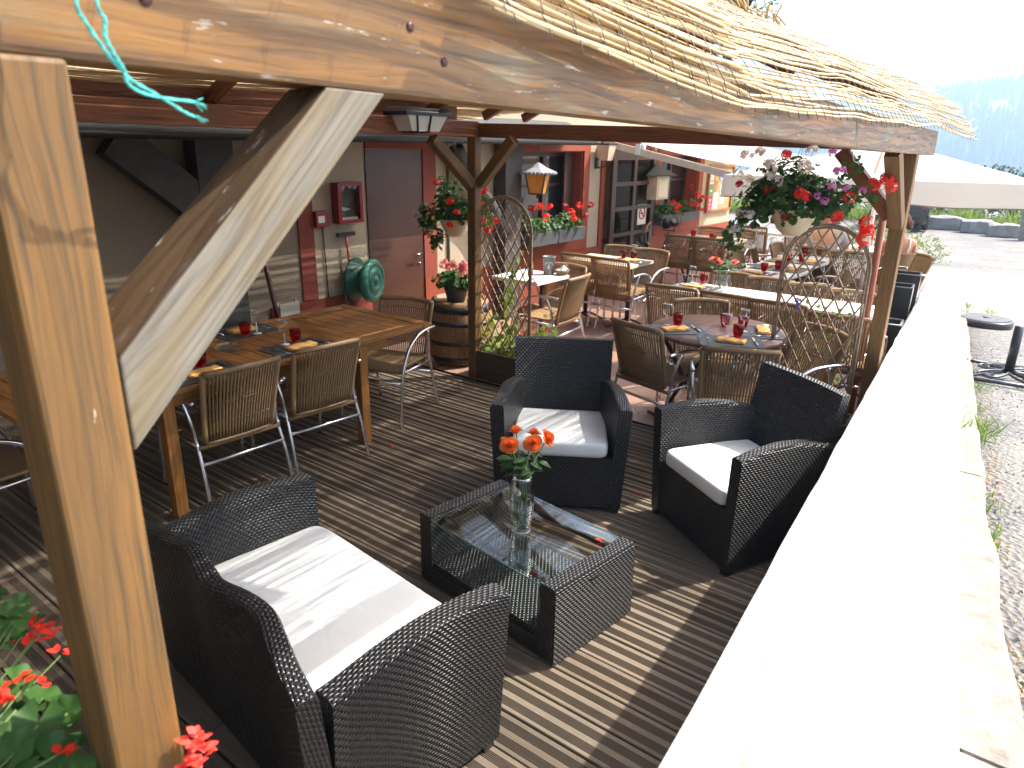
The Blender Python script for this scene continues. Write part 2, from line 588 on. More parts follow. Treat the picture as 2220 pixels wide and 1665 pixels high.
def _stucco(name, c, sc=90):
    t = NT(name)
    v = t.coord('Object')
    n = t.noise(v, sc, 5, .7); b = t.noise(v, 1.1, 4, .6)
    cc = t.ramp(b, [(.3, tuple(x * .86 for x in c)), (.7, c)])
    t.col(t.mix(t.ramp(n, [(.35, .35), (.5, 0.0)]), cc, tuple(x * .62 for x in c)))
    t.set(.9); t.bump(n, .7, .012)
    return t.m


MT['stucco'] = _stucco('cream_stucco', (.50, .41, .29))
MT['roughcast'] = _stucco('brown_roughcast', (.26, .205, .14), 55)  # brown roughcast, its tone also lowered to deepen the shade at this end
MT['red_paint'] = plain('brick_red_paint', (.22, .042, .022), .75, .12, 3, bump=.2)
MT['orange_paint'] = plain('orange_red_paint', (.25, .046, .016), .75, .1, 3, bump=.2)
MT['pink_paint'] = MT['orange_paint']
MT['door_brown'] = plain('brown_metal_door', (.070, .026, .014), .42, .25, 2.2)
MT['dark_frame'] = plain('dark_brown_joinery', (.045, .018, .010), .4, .2, 8)
MT['pane'] = NT('window_pane').m


def _pane():
    t = NT('dark_window_pane')
    n = t.noise(t.coord('Object'), 1.4, 3)
    t.col(t.ramp(n, [(.35, (.008, .008, .008)), (.7, (.035, .03, .026))]))
    t.set(.05, spec=.8)
    return t.m


MT['pane'] = _pane()


def _asphalt():
    t = NT('gravelly_asphalt')
    v = t.coord('Object')
    vo = t.n('ShaderNodeTexVoronoi'); vo.feature = 'F1'; t.l(v, vo.inputs['Vector']); vo.inputs['Scale'].default_value = 46
    big = t.noise(v, .9, 5, .6)
    sp = t.n('ShaderNodeSeparateXYZ'); t.l(v, sp.inputs[0])
    pale = t.ramp(t.math('ADD', t.math('MULTIPLY', sp.outputs[0], .05), t.math('MULTIPLY', big, .10)),
                  [(.45, 0.0), (.58, 1.0), (.72, 1.0), (.86, 0.0)])
    c = t.ramp(vo.outputs['Color'], [(.1, (.10, .097, .095)), (.6, (.165, .162, .16)), (.95, (.27, .26, .25))])
    c = t.mix(t.math('MULTIPLY', t.ramp(big, [(.4, 0.0), (.6, 1.0)]), .5), c, (.27, .25, .22))
    c = t.mix(t.math('MULTIPLY', pale, .75), c, (.46, .42, .35))
    t.col(c); t.set(.9)
    t.bump(vo.outputs['Distance'], .8, .012)
    return t.m


MT['asphalt'] = _asphalt()
# ================================================================== SETTING
def zout(x):
    pts = [(-400, 3.0), (-8, 1.6), (14, -.05), (25, -.5), (90, -.6), (240, -12), (600, -60), (6000, -60)]
    for (a, za), (b, zb) in zip(pts, pts[1:]):
        if x <= b: return za + (zb - za) * (x - a) / (b - a)
    return -60


def ywall(x): return -.171 + .1025 * x          # outer edge of the low wall


def make_ground():
    xs = [-400, -60, -8] + [-8 + i * .8 for i in range(1, 28)] + [14.35, 16, 20, 25, 40, 60, 90, 240, 600, 2000, 5000]
    os_ = [-5000, -1500, -400, -90, -30, -10, -5, -2.5, -1.2, -.6, -.3, -.02, .03, 1, 2.5, 4, 6, 30, 400, 1500, 5000]
    m = MB(); V = []; U = []
    for x in xs:
        yw = ywall(min(max(x, -8), 15))
        for o in os_:
            y = yw + o
            z = zout(x) - .035
            if o > 0 and x < 14.3: z = min(-.25, z)
            z += .012 * mnoise.noise((x * 1.3, y * 1.3, 0)) if abs(o) < 12 else 0
            V.append((x, y, z)); U.append((x, y))
    n = len(os_)
    fs = [(i * n + j, (i + 1) * n + j, (i + 1) * n + j + 1, i * n + j + 1) for i in range(len(xs) - 1) for j in range(n - 1)]
    m.add(V, fs, U, True)
    setp(m.build('ground', MT['asphalt']), kind='structure')


make_ground()


def make_deck():
    m = MB()
    prof = [(.000, -.028), (.000, -.004), (.003, 0)]
    x = .018
    for band in range(2):
        for k in range(6):
            prof += [(x, 0), (x + .0016, -.0036), (x + .0042, -.0036), (x + .0058, 0)]
            x += .0066
        x += .026
    prof += [(.142, 0), (.145, -.004), (.145, -.028)]
    pitch = .1525
    k0 = 1.847 - 20 * pitch
    rng = random.Random(3)
    nb = 0
    for k in range(0, 40):
        x0 = k0 + k * pitch
        if x0 + .145 > 4.665: break
        cuts = [.12, rng.uniform(2.0, 4.7), 5.34]
        for a, b in zip(cuts, cuts[1:]):
            dz = rng.uniform(-.0025, .0015); dx = rng.uniform(-.002, .002); sk = rng.uniform(-.004, .004)
            V = []; U = []
            sd = rng.uniform(0, 90)
            for yy, s_ in ((a + .002, 0), (b - .002, sk)):
                for (px, pz) in prof:
                    V.append((x0 + px + dx + s_, yy, pz + dz)); U.append((yy + sd, px + sd))
            n = len(prof)
            fs = [(i, n + i, n + i + 1, i + 1) for i in range(n - 1)]
            fs += [tuple(reversed(range(n))), tuple(range(n, 2 * n))]
            m.add(V, [tuple(reversed(f)) for f in fs], U, False)
    # fascia board along the far edge
    setp(m.build('deck', MT['deck']), kind='structure')
    b = MB(); b.box((1.7, 2.7, -.12), (6.2, 5.4, .16), axis=0)
    setp(b.build('deck_base', plain('gap_shade_black', (.02, .017, .014), .95)), kind='structure')  # near-black slab, so the gaps between boards read as shade


make_deck()
m = MB()
m.add([(4.655, .1, -.012), (14.25, 1.0, -.012), (14.25, 5.36, -.012), (4.655, 5.36, -.012)], [(0, 1, 2, 3)], [(0, 0)] * 4, False)
setp(m.build('terrace_floor', MT['tiles']), kind='structure')

# kerb strip outside the wall: blocks with a joint, worn outer edge
m = MB()
rng = random.Random(5)
x = -2.0
while x < 10.6:
    ln = rng.uniform(1.2, 1.9)
    x1 = min(10.7, x + ln)
    ns = 10
    top = []; 
    V = []; U = []
    for i in range(ns + 1):
        xx = x + .006 + (x1 - x - .012) * i / ns
        yi = ywall(xx) - .004
        yo = -.10 + .1075 * (xx - 1.68) + .018 * mnoise.noise((xx * 2.3, 0, 4)) + .008 * mnoise.noise((xx * 9, 1, 4))
        if xx < 2.6: yo -= .02 * (2.6 - xx)
        z = zout(xx) + .035
        for p in ((xx, yi, z), (xx, yo + .02, z), (xx, yo, z - .025), (xx, yo - .01, z - .09)):
            V.append(p); U.append((p[0], p[1]))
    fs = [(i * 4 + j, i * 4 + j + 1, i * 4 + j + 5, i * 4 + j + 4) for i in range(ns) for j in range(3)]
    fs += [(0, 1, 2, 3), (ns * 4 + 3, ns * 4 + 2, ns * 4 + 1, ns * 4)]
    m.add(V, [tuple(reversed(f)) for f in fs], U, False)
    x = x1
setp(m.build('kerb', MT['concrete']), kind='structure')


def low_wall():
    m = MB()
    rings = []
    N = 90
    for i in range(N + 1):
        x = -1.0 + 14.3 * i / N
        zt = 1.0845 - .079 * x
        yo = ywall(x)
        yi = .38 + .102 * (x - 1.07) + .006 * mnoise.noise((x * 4, 0, 0)) + .004 * mnoise.noise((x * 17, 0, 0))
        b = .012 + .006 * mnoise.noise((x * 11, 3, 0))
        rings.append([(x, yo, -.3), (x, yo, zt - .012), (x, yo + .012, zt), (x, yi - b, zt), (x, yi, zt - b), (x, yi - .004, -.3)])
    m.loft(rings, smooth=False)
    return setp(m.build('low_wall', MT['white_wall']), 'long low white rendered wall with flat sunlit top beside the wooden deck', 'wall')


wall = low_wall()
# rust spot and scuffs lying on the wall top: part of the wall
m = MB()
for (px, py, r1, r3) in ((1.02, .25, .030, .013), (1.29, .32, .010, .006), (1.06, .19, .012, .004), (1.9, .33, .022, .003), (2.9, .45, .03, .006)):
    z = 1.0845 - .079 * px + .0015
    ps = [(px + r1 * math.cos(a) * (1 + .2 * math.sin(3 * a)), py + r3 * math.sin(a), z - .079 * r1 * math.cos(a)) for a in [2 * PI * k / 14 for k in range(14)]]
    m.add(ps, [tuple(range(14))], None, False)
m.build('stain', plain('rust_stain', (.55, .36, .2), .9, .3, 40), wall)

# ------------------------------------------------------------------ pergola
def zbeam(x):       # underside of the front beam, it hangs down a little to the right
    return 2.078 - .0205 * x + .004 * math.sin(x * 1.2)


YB = .80            # face of the front beam
perg = thing('pergola', 'weathered orange brown timber pergola carrying the reed roof over the deck', 'pergola', (0, 0, 0))
m = MB()
rings = []
for i in range(31):
    x = -1.2 + 6.8 * i / 30
    z = zbeam(x); h = .15
    rings.append([(x, YB + .004, z), (x, YB, z + .006), (x, YB, z + h), (x, YB + .085, z + h), (x, YB + .085, z + .004), (x, YB + .08, z)])
m.loft(rings, smooth=False)
# v runs up the face; shift so that the grain differs on every side
o = m.build('beam', MT['beam'], perg)
o['label'] = 'front beam with peeling orange varnish'


def post(x0, y0, w_, ztop, mat, label=None, zb=-.2, lean=0.0):
    m = MB(); m.beam((x0 + w_ / 2, y0 + w_ / 2, zb), (x0 + w_ / 2 + lean, y0 + w_ / 2, ztop), w_, w_, up=(0, 1, 0))
    o = m.build('post', mat, perg, bevel=.006)
    if label: o['label'] = label
    return o


post(.252, YB, .084, zbeam(.3) - .001, MT['post'], 'nearest post, honey brown with knots')
post(5.0, YB + .002, .084, zbeam(5) - .001, MT['post'], 'far front post beside the hanging basket')
post(4.66, 3.96, .085, 2.042, MT['post'], 'post beside the barrel')
post(.2, 3.98, .085, 2.09, MT['inner'])
m = MB(); m.beam((-1.2, 4.04, 2.165), (4.76, 4.04, 2.1035), .08, .125); o = m.build('beam', MT['inner'], perg, bevel=.004); o['label'] = 'rear beam striped with light through the reeds'
m = MB(); m.beam((-3.2, 4.13, 2.36), (4.62, 4.13, 2.30), .03, .36); o = m.build('light_block_board', MT['inner'], perg); o['label'] = 'board added above the rear beam to hide the bright reeds'  # added board, hides the bright reed underside and blocks light on the wall
m = MB(); m.beam((4.80, 4.04, 2.100), (5.04, YB + .087, 2.045), .085, .112, up=(0, 0, 1)); o = m.build('beam', MT['inner'], perg, bevel=.004); o['label'] = 'far cross beam'
m = MB(); m.beam((.27, YB + .087, 2.13), (.22, 3.99, 2.15), .085, .11); m.build('beam', MT['inner'], perg, bevel=.004)

# big near brace
def brace(P, mat, label=None, mats=None, mi=None):
    m = MB()
    m.box8(P)
    if mi:
        for k, v in mi.items(): m.mi[k] = v
    o = m.build('brace', mats or mat, perg, bevel=.003)
    if label: o['label'] = label


P0 = [(.338, YB + .003, 1.655), (.338, YB + .003, 1.768), (.338, YB + .085, 1.790), (.338, YB + .085, 1.672)]
P1 = [(.752, YB + .003, zbeam(.75) - .001), (.648, YB + .003, zbeam(.65) - .001), (.648, YB + .085, zbeam(.65) - .001), (.752, YB + .085, zbeam(.75) - .001)]
# faces: 0,1 ends; 2 front (0-1 side); 3 upper; 4 back; 5 under
brace(P0 + P1, None, 'large near brace, silvery grey front and dark flaking upper face', [MT['brace_grey'], MT['brace_dark']], {3: 1, 4: 1})
m = MB(); m.beam((4.655, 4.0, 1.67), (4.20, 4.0, 2.03), .08, .08, up=(0, 1, 0)); m.build('brace', MT['post'], perg, bevel=.004)
m = MB(); m.beam((4.72, 3.955, 1.67), (4.735, 3.62, 2.035), .08, .08, up=(1, 0, 0)); m.build('brace', MT['post'], perg, bevel=.004)
m = MB(); m.beam((4.995, YB + .045, 1.56), (4.52, YB + .045, 1.99), .078, .08, up=(0, 1, 0)); m.build('brace', MT['post'], perg, bevel=.004)
m = MB(); m.beam((5.04, YB + .09, 1.60), (5.03, 1.24, 1.985), .08, .085, up=(1, 0, 0)); m.build('brace', MT['inner'], perg, bevel=.004)


def zroof(y): return 2.2 + .443 * (y - .6)


ZR = zroof(2.45)


def zrear(y): return ZR - (y - 2.45) * (ZR - 2.26) / (4.12 - 2.45) if y < 4.12 else 2.26 - (y - 4.12) * .07


m = MB(); m.beam((-1.2, 2.45, ZR - .10), (6.1, 2.45, ZR - .10), .06, .12); o = m.build('ridge', MT['inner'], perg)
for k, xx in enumerate([-.9, -.1, .62, 1.55, 2.45, 3.35, 4.25, 4.95, 5.5]):
    m = MB(); m.beam((xx, 1.06, zroof(1.06) - .085), (xx, 2.44, ZR - .075), .045, .07); m.build('rafter', MT['inner'], perg)
    m = MB(); m.beam((xx, 2.46, ZR - .055), (xx, 4.10, zrear(4.10) - .055), .045, .07); m.build('rafter', MT['inner'], perg)
for yy in (1.25, 1.85):
    m = MB(); m.beam((-1.2, yy, zroof(yy) - .006), (6.1, yy, zroof(yy) - .006), .04, .022); m.build('batten', MT['inner'], perg)
# old nail heads / bolt ends on the front beam
for (bx, bz) in ((.42, 2.125), (.28, 2.125), (.87, 2.105), (4.62, 2.05), (5.42, 2.03), (.80, 2.07 + .075)):
    m = MB(); m.lathe([(0.0, .0), (.0065, .0), (.007, .002), (.003, .003), (0.0, .003)], 10)
    o = m.build('bolt', MT['iron'], perg, (bx, YB + .0005, bz + .01), (PI / 2, 0, 0))

# ------------------------------------------------------------------ reed mats
def zedge(x):
    pts = [(-3, 2.24), (.2, 2.235), (.81, 2.19), (1.03, 2.165), (1.29, 2.137), (1.6, 2.11), (1.95, 2.092), (3.15, 2.092), (5.2, 2.117), (6.5, 2.10)]
    for (a, za), (b, zb) in zip(pts, pts[1:]):
        if x <= b: return za + (zb - za) * max(0, (x - a)) / (b - a)
    return 2.10


def front_surf(x, s, lift=0.0, ph=0.0):
    y = .735 + s * .914 - .10 * max(0, min(1, (x - 4.9) / 1.4)) * math.exp(-s / .5)
    z = zroof(y) + .004
    drop = max(0.0, z - s * .42 - zedge(x)) * 1.0
    z0 = zroof(.735)
    dz = z0 - zedge(x)
    z -= dz * math.exp(-(s / .11) ** 1.3)
    z += .018 * math.sin(x * 2.1 + s * 3 + ph) * min(1, s * 4) + .016 * mnoise.noise((x * 1.1, s * 2.2, ph + 2))
    return Vector((x, y, z + lift))


def rear_surf(x, s, lift=0.0, ph=0.0):
    y = 2.45 + s * .93 + max(0, s - 1.8) * .05
    return Vector((x, y, zrear(y) + .02 + lift + .01 * math.sin(x * 2 + s * 4)))


def reed_mat(label, surf, x0, x1, L, pitch, rad, lift, ph, seed, seg=.13, jag=.05, n=5, gap=.05, clip=None, s0=0.0):
    rng = random.Random(seed)
    m = MB()
    s = s0
    k = 0
    while s < L:
        xm = (x0 + x1) / 2
        s += pitch * rng.uniform(.78, 1.2) / max(1.0, (surf(xm, s + .012, lift, ph) - surf(xm, s, lift, ph)).length / .0115)
        if rng.random() < (gap if s > .13 else .27): continue
        a = x0 + rng.uniform(-jag, jag) + (clip(s)[0] if clip else 0); b = x1 + rng.gauss(0, jag) + (clip(s)[1] if clip else 0)
        r = rad * rng.uniform(.55, 1.15)
        cnt = max(4, int((b - a) / seg))
        p1, p2, a1, a2 = rng.uniform(0, 6), rng.uniform(0, 6), rng.uniform(.001, .0045), rng.uniform(.0005, .003)
        hop = rng.uniform(-.003, .006)
        pts = []
        for i in range(cnt + 1):
            x = a + (b - a) * i / cnt
            q = surf(x, max(0, s + a1 * math.sin(x * 5 + p1) + a2 * math.sin(x * 13 + p2)), lift, ph)
            q.z += hop + .003 * math.sin(x * 7 + p2) + r
            pts.append(q)
        if rng.random() < .16:            # a loose end that sticks out
            pts[-1] += Vector((rng.uniform(0, .05), rng.uniform(-.03, .02), rng.uniform(-.01, .05)))
        m.tube(pts, [r * (1 - .35 * i / cnt * (k % 2) - .35 * (1 - i / cnt) * ((k + 1) % 2)) for i in range(cnt + 1)], n, us=rng.uniform(0, 20), vs=rng.uniform(0, 60))
        k += 1
    o = setp(m.build('reed_mat', MT['reed']), label, 'reed mat', 'reed mats on the pergola roof')
    # binding wires, one part
    wv = MB()
    x = x0 + .06
    while x < x1 - .03:
        cnt = 26 if L < 3 else 14
        pts = [surf(x + .004 * math.sin(i), min(L, .004 + L * i / cnt), lift, ph) + Vector((0, 0, rad * 1.75 + .003)) for i in range(cnt + 1)]
        pts = [surf(x, 0, lift, ph) + Vector((0, -.003, -.003))] + pts
        wv.tube(pts, .0011, 4, caps=False)
        x += .097
    wv.build('binding_wire', MT['cable'], o)
    return o


reed_mat('near straw coloured reed mat overlapping the other, thick canes hanging over the front beam', front_surf, -3.2, 2.02, 1.88, .0110, .0070, .030, 0, 11,
         clip=lambda s: (0, .30 * math.sin(s * 2.2) - .03 * s))
reed_mat('far reed mat of thinner pale canes reaching past the end of the beam', front_surf, .9, 6.25, 1.88, .0090, .0058, .0, 0, 12, jag=.04, gap=.03,
         clip=lambda s: (0, .38 * min(1, s * 2.2)))
reed_mat('lowest reed mat lying under the near one, its canes just showing', front_surf, -3.2, 1.0, 1.86, .0105, .0058, .008, .5, 19, gap=.03, s0=.22)
reed_mat('reed mat on the building side of the roof, seen from below', rear_surf, -3.2, 5.75, 2.72, .0100, .0064, 0, 0, 14, seg=.5, n=4, gap=.035)  # run on to the eave and out of view to block light
m = MB()
rng = random.Random(4)
for k in range(26):       # splayed broken canes on the ridge
    a = Vector((5.0 + k * .035, 2.0 + rng.uniform(-.05, .1), zroof(2.0) + .03))
    b = a + Vector((rng.uniform(-.28, -.1), rng.uniform(-.12, .05), rng.uniform(.02, .10)))
    m.tube([a, (a + b) / 2 + Vector((0, 0, .012)), b], .006, 5, us=k, vs=k * 3.7)
setp(m.build('broken_canes', MT['reed']), 'fan of splayed broken canes sticking up from the far reed mat', 'canes')

# turquoise twine hanging from the beam
m = MB()
def cr(pts, n=6):
    pts = [Vector(p) for p in pts]; out = []
    P = [pts[0]] + pts + [pts[-1]]
    for i in range(1, len(P) - 2):
        for k in range(n):
            t = k / n
            a, b, c, d = P[i - 1], P[i], P[i + 1], P[i + 2]
            out.append(.5 * ((2 * b) + (c - a) * t + (2 * a - 5 * b + 4 * c - d) * t * t + (3 * b - a - 3 * c + d) * t ** 3))
    out.append(pts[-1])
    return out
for pts in ([(.322, .74, 2.19), (.325, .74, 2.115), (.330, .74, 2.099), (.343, .738, 2.076), (.351, .737, 2.065), (.362, .735, 2.052), (.387, .735, 2.039), (.411, .737, 2.026), (.423, .74, 2.022)],
            [(.348, .75, 2.20), (.344, .742, 2.118), (.348, .74, 2.103), (.345, .738, 2.088), (.350, .736, 2.073), (.356, .735, 2.061), (.357, .733, 2.049), (.367, .733, 2.042), (.387, .735, 2.038), (.425, .74, 2.036)]):
    q = cr(pts, 6)
    for tw in (0, PI):
        m.tube([p + Vector((.0011 * math.cos(i * 1.1 + tw), .0011 * math.sin(i * 1.1 + tw), .0006 * math.sin(i * 1.1 + tw))) for i, p in enumerate(q)], .0013, 6)
    e = Vector(pts[-1])
    for k in range(9):
        m.tube([e, e + Vector((.006 + random.uniform(0, .008), random.uniform(-.004, .004), random.uniform(-.010, .004)))], .0005, 4)
m.build('twine', MT['twine'])
setp(C.objects['twine'], 'frayed loose end of turquoise twine dangling from the front beam', 'twine')
m = MB()
m.tube(cr([(3.2, .755, 2.15), (3.245, .752, 2.05), (3.23, .75, 2.01), (3.225, .75, 1.985), (3.27, .752, 1.955), (3.36, .757, 1.945)], 6), .0016, 5)
m.tube(cr([(3.22, .755, 2.15), (3.25, .75, 2.06), (3.27, .75, 2.02), (3.30, .752, 2.0)], 6), .0014, 5)
m.build('tie_wire', plain('green_tie_wire', (.12, .26, .2), .5))
setp(C.objects['tie_wire'], 'thin green tie wire looped round the far end of the front beam', 'wire')

# ------------------------------------------------------------------ restaurant building
YF = 5.35
bld = thing('restaurant_building', 'cream stucco restaurant with brick red painted base and window surrounds', 'building', (0, 0, 0))


def bx(name, x0, x1, y0, y1, z0, z1, mat, par=bld, bevel=0.0, label=None):
    m = MB(); m.box(((x0 + x1) / 2, (y0 + y1) / 2, (z0 + z1) / 2), (abs(x1 - x0), abs(y1 - y0), abs(z1 - z0)))
    o = m.build(name, mat, par, bevel=bevel)
    if label: o['label'] = label
    return o


# front wall in one mesh, with the openings left out
m = MB()
def wallbox(x0, x1, z0, z1): m.box(((x0 + x1) / 2, YF + .2, (z0 + z1) / 2), (x1 - x0, .4, z1 - z0))
for (x0, x1, z0, z1) in ((3.98, 7.07, -.3, 3.1), (7.07, 8.53, -.3, .78), (7.07, 8.53, 1.92, 3.1), (8.53, 9.10, -.3, 3.1), (9.10, 10.46, 1.95, 3.1),
                         (10.46, 10.88, -.3, 3.1), (10.88, 12.34, -.3, .78), (10.88, 12.34, 1.86, 3.1), (12.34, 13.97, -.3, 3.1)):
    wallbox(x0, x1, z0, z1)
m.box((5.5, YF + 4.2, 1.4), (16.94, .4, 3.4)); m.box((13.77, YF + 2.2, 1.4), (.4, 3.6, 3.4)); m.box((-2.8, YF + 2.2, 1.4), (.4, 3.6, 3.4))
m.build('wall', MT['stucco'], bld)
m = MB(); m.box((.49, YF + .2, 1.4), (6.98, .4, 3.4)); o = m.build('wall', MT['roughcast'], bld); o['label'] = 'brown roughcast wall, darkened to deepen the shade here'
m = MB(); m.box((-3.4, 3.2, 1.4), (.4, 4.9, 3.4)); o = m.build('wall', MT['stucco'], bld); o['label'] = 'unseen side wall added to block light from the left'  # added wall out of view, cuts the skylight from the left
m = MB()      # pitched roof over it
m.add([(-3.3, 5.05, 3.05), (14.3, 5.05, 3.05), (14.3, 7.5, 4.4), (-3.3, 7.5, 4.4), (14.3, 9.9, 3.05), (-3.3, 9.9, 3.05)], [(0, 1, 2, 3), (3, 2, 4, 5), (0, 3, 5), (1, 4, 2)], None, False)
m.build('roof', plain('dark_roof_slate', (.07, .065, .06), .8, .2, 6), bld)
# painted base
bx('dado', 3.55, 4.70, YF - .02, YF + .01, -.2, .615, MT['red_paint'])
m = MB()
for a, b in ((5.45, 9.10), (10.46, 13.98)): m.box(((a + b) / 2, YF - .008, .205), (b - a, .045, .82))
m.build('dado', MT['orange_paint'], bld)
bx('painted_strip', 3.90, 4.06, YF - .016, YF, .62, 2.6, MT['red_paint'])
# surrounds
def surround(x0, x1, z0, z1, ox0, ox1, oz0, oz1, mat):
    m = MB(); y = YF - .009; t = .032
    for (a, b, c, d) in ((x0, ox0, z0, z1), (ox1, x1, z0, z1), (ox0, ox1, oz1, z1), (ox0, ox1, z0, oz0)):
        if b - a > .005 and d - c > .005: m.box(((a + b) / 2, y, (c + d) / 2), (b - a, t, d - c))
    # reveal
    for a in (ox0 + .008, ox1 - .008): m.box((a, YF + .13, (oz0 + oz1) / 2), (.016, .24, oz1 - oz0))
    m.box(((ox0 + ox1) / 2, YF + .13, oz1 - .008), (ox1 - ox0 - .04, .24, .016))
    m.box(((ox0 + ox1) / 2, YF + .13, oz0 + .008), (ox1 - ox0 - .04, .24, .016))
    return m.build('window_surround', mat, bld)


surround(6.95, 8.68, .618, 2.07, 7.07, 8.53, .78, 1.92, MT['orange_paint'])
surround(10.72, 12.52, .618, 2.02, 10.88, 12.34, .78, 1.86, MT['orange_paint'])
surround(9.0, 10.56, .618, 2.06, 9.10, 10.46, .618, 1.95, MT['orange_paint'])


def window(x0, x1, z0, z1, mull):
    y = YF + .24
    m = MB()
    for a in (x0 + .03, x1 - .03): m.box((a, y, (z0 + z1) / 2), (.06, .05, z1 - z0))
    for b in (z0 + .03, z1 - .03): m.box(((x0 + x1) / 2, y, b), (x1 - x0 - .12, .05, .06))
    for q in mull: m.box((q, y + .002, (z0 + z1) / 2), (.07, .05, z1 - z0 - .12))
    m.box(((x0 + x1) / 2, y + .006, z0 + (z1 - z0) * .62), (x1 - x0 - .12, .04, .035))
    wv = m.build('window', MT['dark_frame'], bld)
    p = MB(); p.box(((x0 + x1) / 2, y + .012, (z0 + z1) / 2), (x1 - x0 - .1, .006, z1 - z0 - .1))
    p.build('pane', MT['pane'], wv)
    # pale curtain strip behind
    return wv


window(7.07, 8.53, .80, 1.91, (7.95,))
window(10.88, 12.34, .80, 1.85, (11.7,))
bx('shutter', 8.28, 8.49, YF + .12, YF + .15, .82, 1.90, MT['dark_frame'])
# brown metal door with red frame
bx('door_frame', 5.45, 5.64, YF - .026, YF + .01, -.05, 2.02, MT['red_paint'])
bx('door_frame', 4.70, 5.45, YF - .026, YF + .01, 1.935, 2.02, MT['red_paint'])
dr = bx('door', 4.70, 5.445, YF - .014, YF + .02, -.05, 1.93, MT['door_brown'], label='plain brown metal door')
m = MB(); m.tube([(5.37, YF - .02, .90), (5.37, YF - .07, .90), (5.27, YF - .07, .905)], .009, 8); m.lathe([(0, 0), (.022, 0), (.022, .006), (0, .006)], 14, (5.37, YF - .014, .80))
m.build('handle', MT['steel'], dr)
# glazed restaurant door, standing a little open
gd = thing('glazed_door', 'dark brown glazed restaurant door with small panes, no smoking sign and round brass handle', 'door', (9.16, YF - .09, 0), R(-1.5))
m = MB()
W, Z0, Z1 = 1.28, .02, 1.93
cols = [(0, .11), (.60, .68), (W - .11, W)]
for a, b in cols: m.box(((a + b) / 2, 0, (Z0 + Z1) / 2), (b - a, .05, Z1 - Z0))
zr = [Z0, .34, .72, 1.09, 1.44, 1.80]
for a in zr:
    h = .13 if a in (Z0, 1.80) else .055
    for u0, u1 in ((.11, .60), (.68, W - .11)): m.box(((u0 + u1) / 2, 0, a + h / 2), (u1 - u0, .046, h))
m.build('frame', MT['dark_frame'], gd)
m = MB(); m.box((W / 2, .004, .95), (W - .05, .005, 1.8)); m.build('pane', thin_glass('door_pane', (.50, .46, .40), 0, .35), gd)
m = MB(); m.tube([(1.16 - .16 * math.sin(a), -.055, .70 + .17 * math.cos(a)) for a in [PI * k / 14 for k in range(15)]], .016, 8)
m.tube([(1.16, -.055, .87), (1.19, -.02, .87)], .016, 6); m.tube([(1.16, -.055, .53), (1.19, -.02, .53)], .016, 6)
m.build('handle', plain('aged_brass', (.30, .17, .06), .3, .2, 8, .9), gd)
m = MB(); m.box((.93, -.008, 1.0), (.26, .004, .30)); sg = m.build('no_smoking_sign', plain('sign_white', (.75, .70, .66), .5), gd)
m = MB()
m.tube([(.93 + .085 * math.cos(a), -.012, 1.02 + .085 * math.sin(a)) for a in [2 * PI * k / 24 for k in range(24)]], .010, 6, closed=True)
m.tube([(.87, -.012, 1.08), (.99, -.012, .96)], .010, 6)
m.build('ban_ring', plain('sign_red', (.45, .06, .04), .5), sg)
m = MB(); m.box((.93, -.0115, 1.02), (.12, .002, .018)); m.build('cigarette_symbol', MT['black'], sg)
# dim room and curtain behind the doorway, so the panes have something real behind them
bx('curtain', 9.2, 10.3, YF + .55, YF + .57, .0, 1.95, plain('beige_curtain', (.32, .24, .16), .9, .25, 2.5))
# dark roof edge and gutter of the lean-to
m = MB()
m.add([(-3, 4.95, 2.05), (8.12, 4.95, 2.05), (8.12, YF + .05, 2.30), (-3, YF + .05, 2.30), (-3, 4.95, 2.01), (8.12, 4.95, 2.01), (8.12, YF + .05, 2.26), (-3, YF + .05, 2.26)],
      [(0, 1, 2, 3), (7, 6, 5, 4), (0, 4, 5, 1), (1, 5, 6, 2)], None, False)
m.build('eave', plain('zinc_eave', (.05, .055, .058), .6, .2, 4), bld)
m = MB(); m.tube([(-3, 4.92, 2.035), (8.12, 4.92, 2.035)], .042, 10); m.build('gutter', plain('dark_gutter', (.016, .017, .017), .7), bld)
# old black timber frame before the wall at the dark end
tf = thing('timber_bracing', 'old black timber post, beam and diagonal strut against the shaded stucco wall', 'timber frame', (0, 0, 0))
m = MB(); m.beam((-2.6, 5.18, 2.055), (6.9, 5.18, 2.055), .16, .12); m.build('beam', MT['blackwood'], tf)
m = MB(); m.beam((3.06, 5.20, -.1), (3.06, 5.20, 1.99), .30, .16, up=(0, 1, 0)); m.build('post', MT['blackwood'], tf)
m = MB(); m.beam((2.36, 5.20, 2.0), (3.05, 5.20, 1.42), .14, .26, up=(1, 0, 0)); m.build('strut', MT['blackwood'], tf)
t2 = thing('timber_post', 'dark weathered timber post and curved strut between the stucco and the first window', 'timber frame', (0, 0, 0))
m = MB(); m.beam((6.76, 5.24, -.1), (6.76, 5.24, 1.99), .30, .16, up=(0, 1, 0)); m.build('post', plain('weathered_dark_wood', (.07, .058, .05), .8, .3, 20), t2)
m = MB(); m.tube(cr([(6.62, 5.2, 1.0), (6.35, 5.2, 1.35), (6.05, 5.2, 1.6), (5.8, 5.2, 1.95)]), .09, 8); m.build('strut', MT['blackwood'], t2)

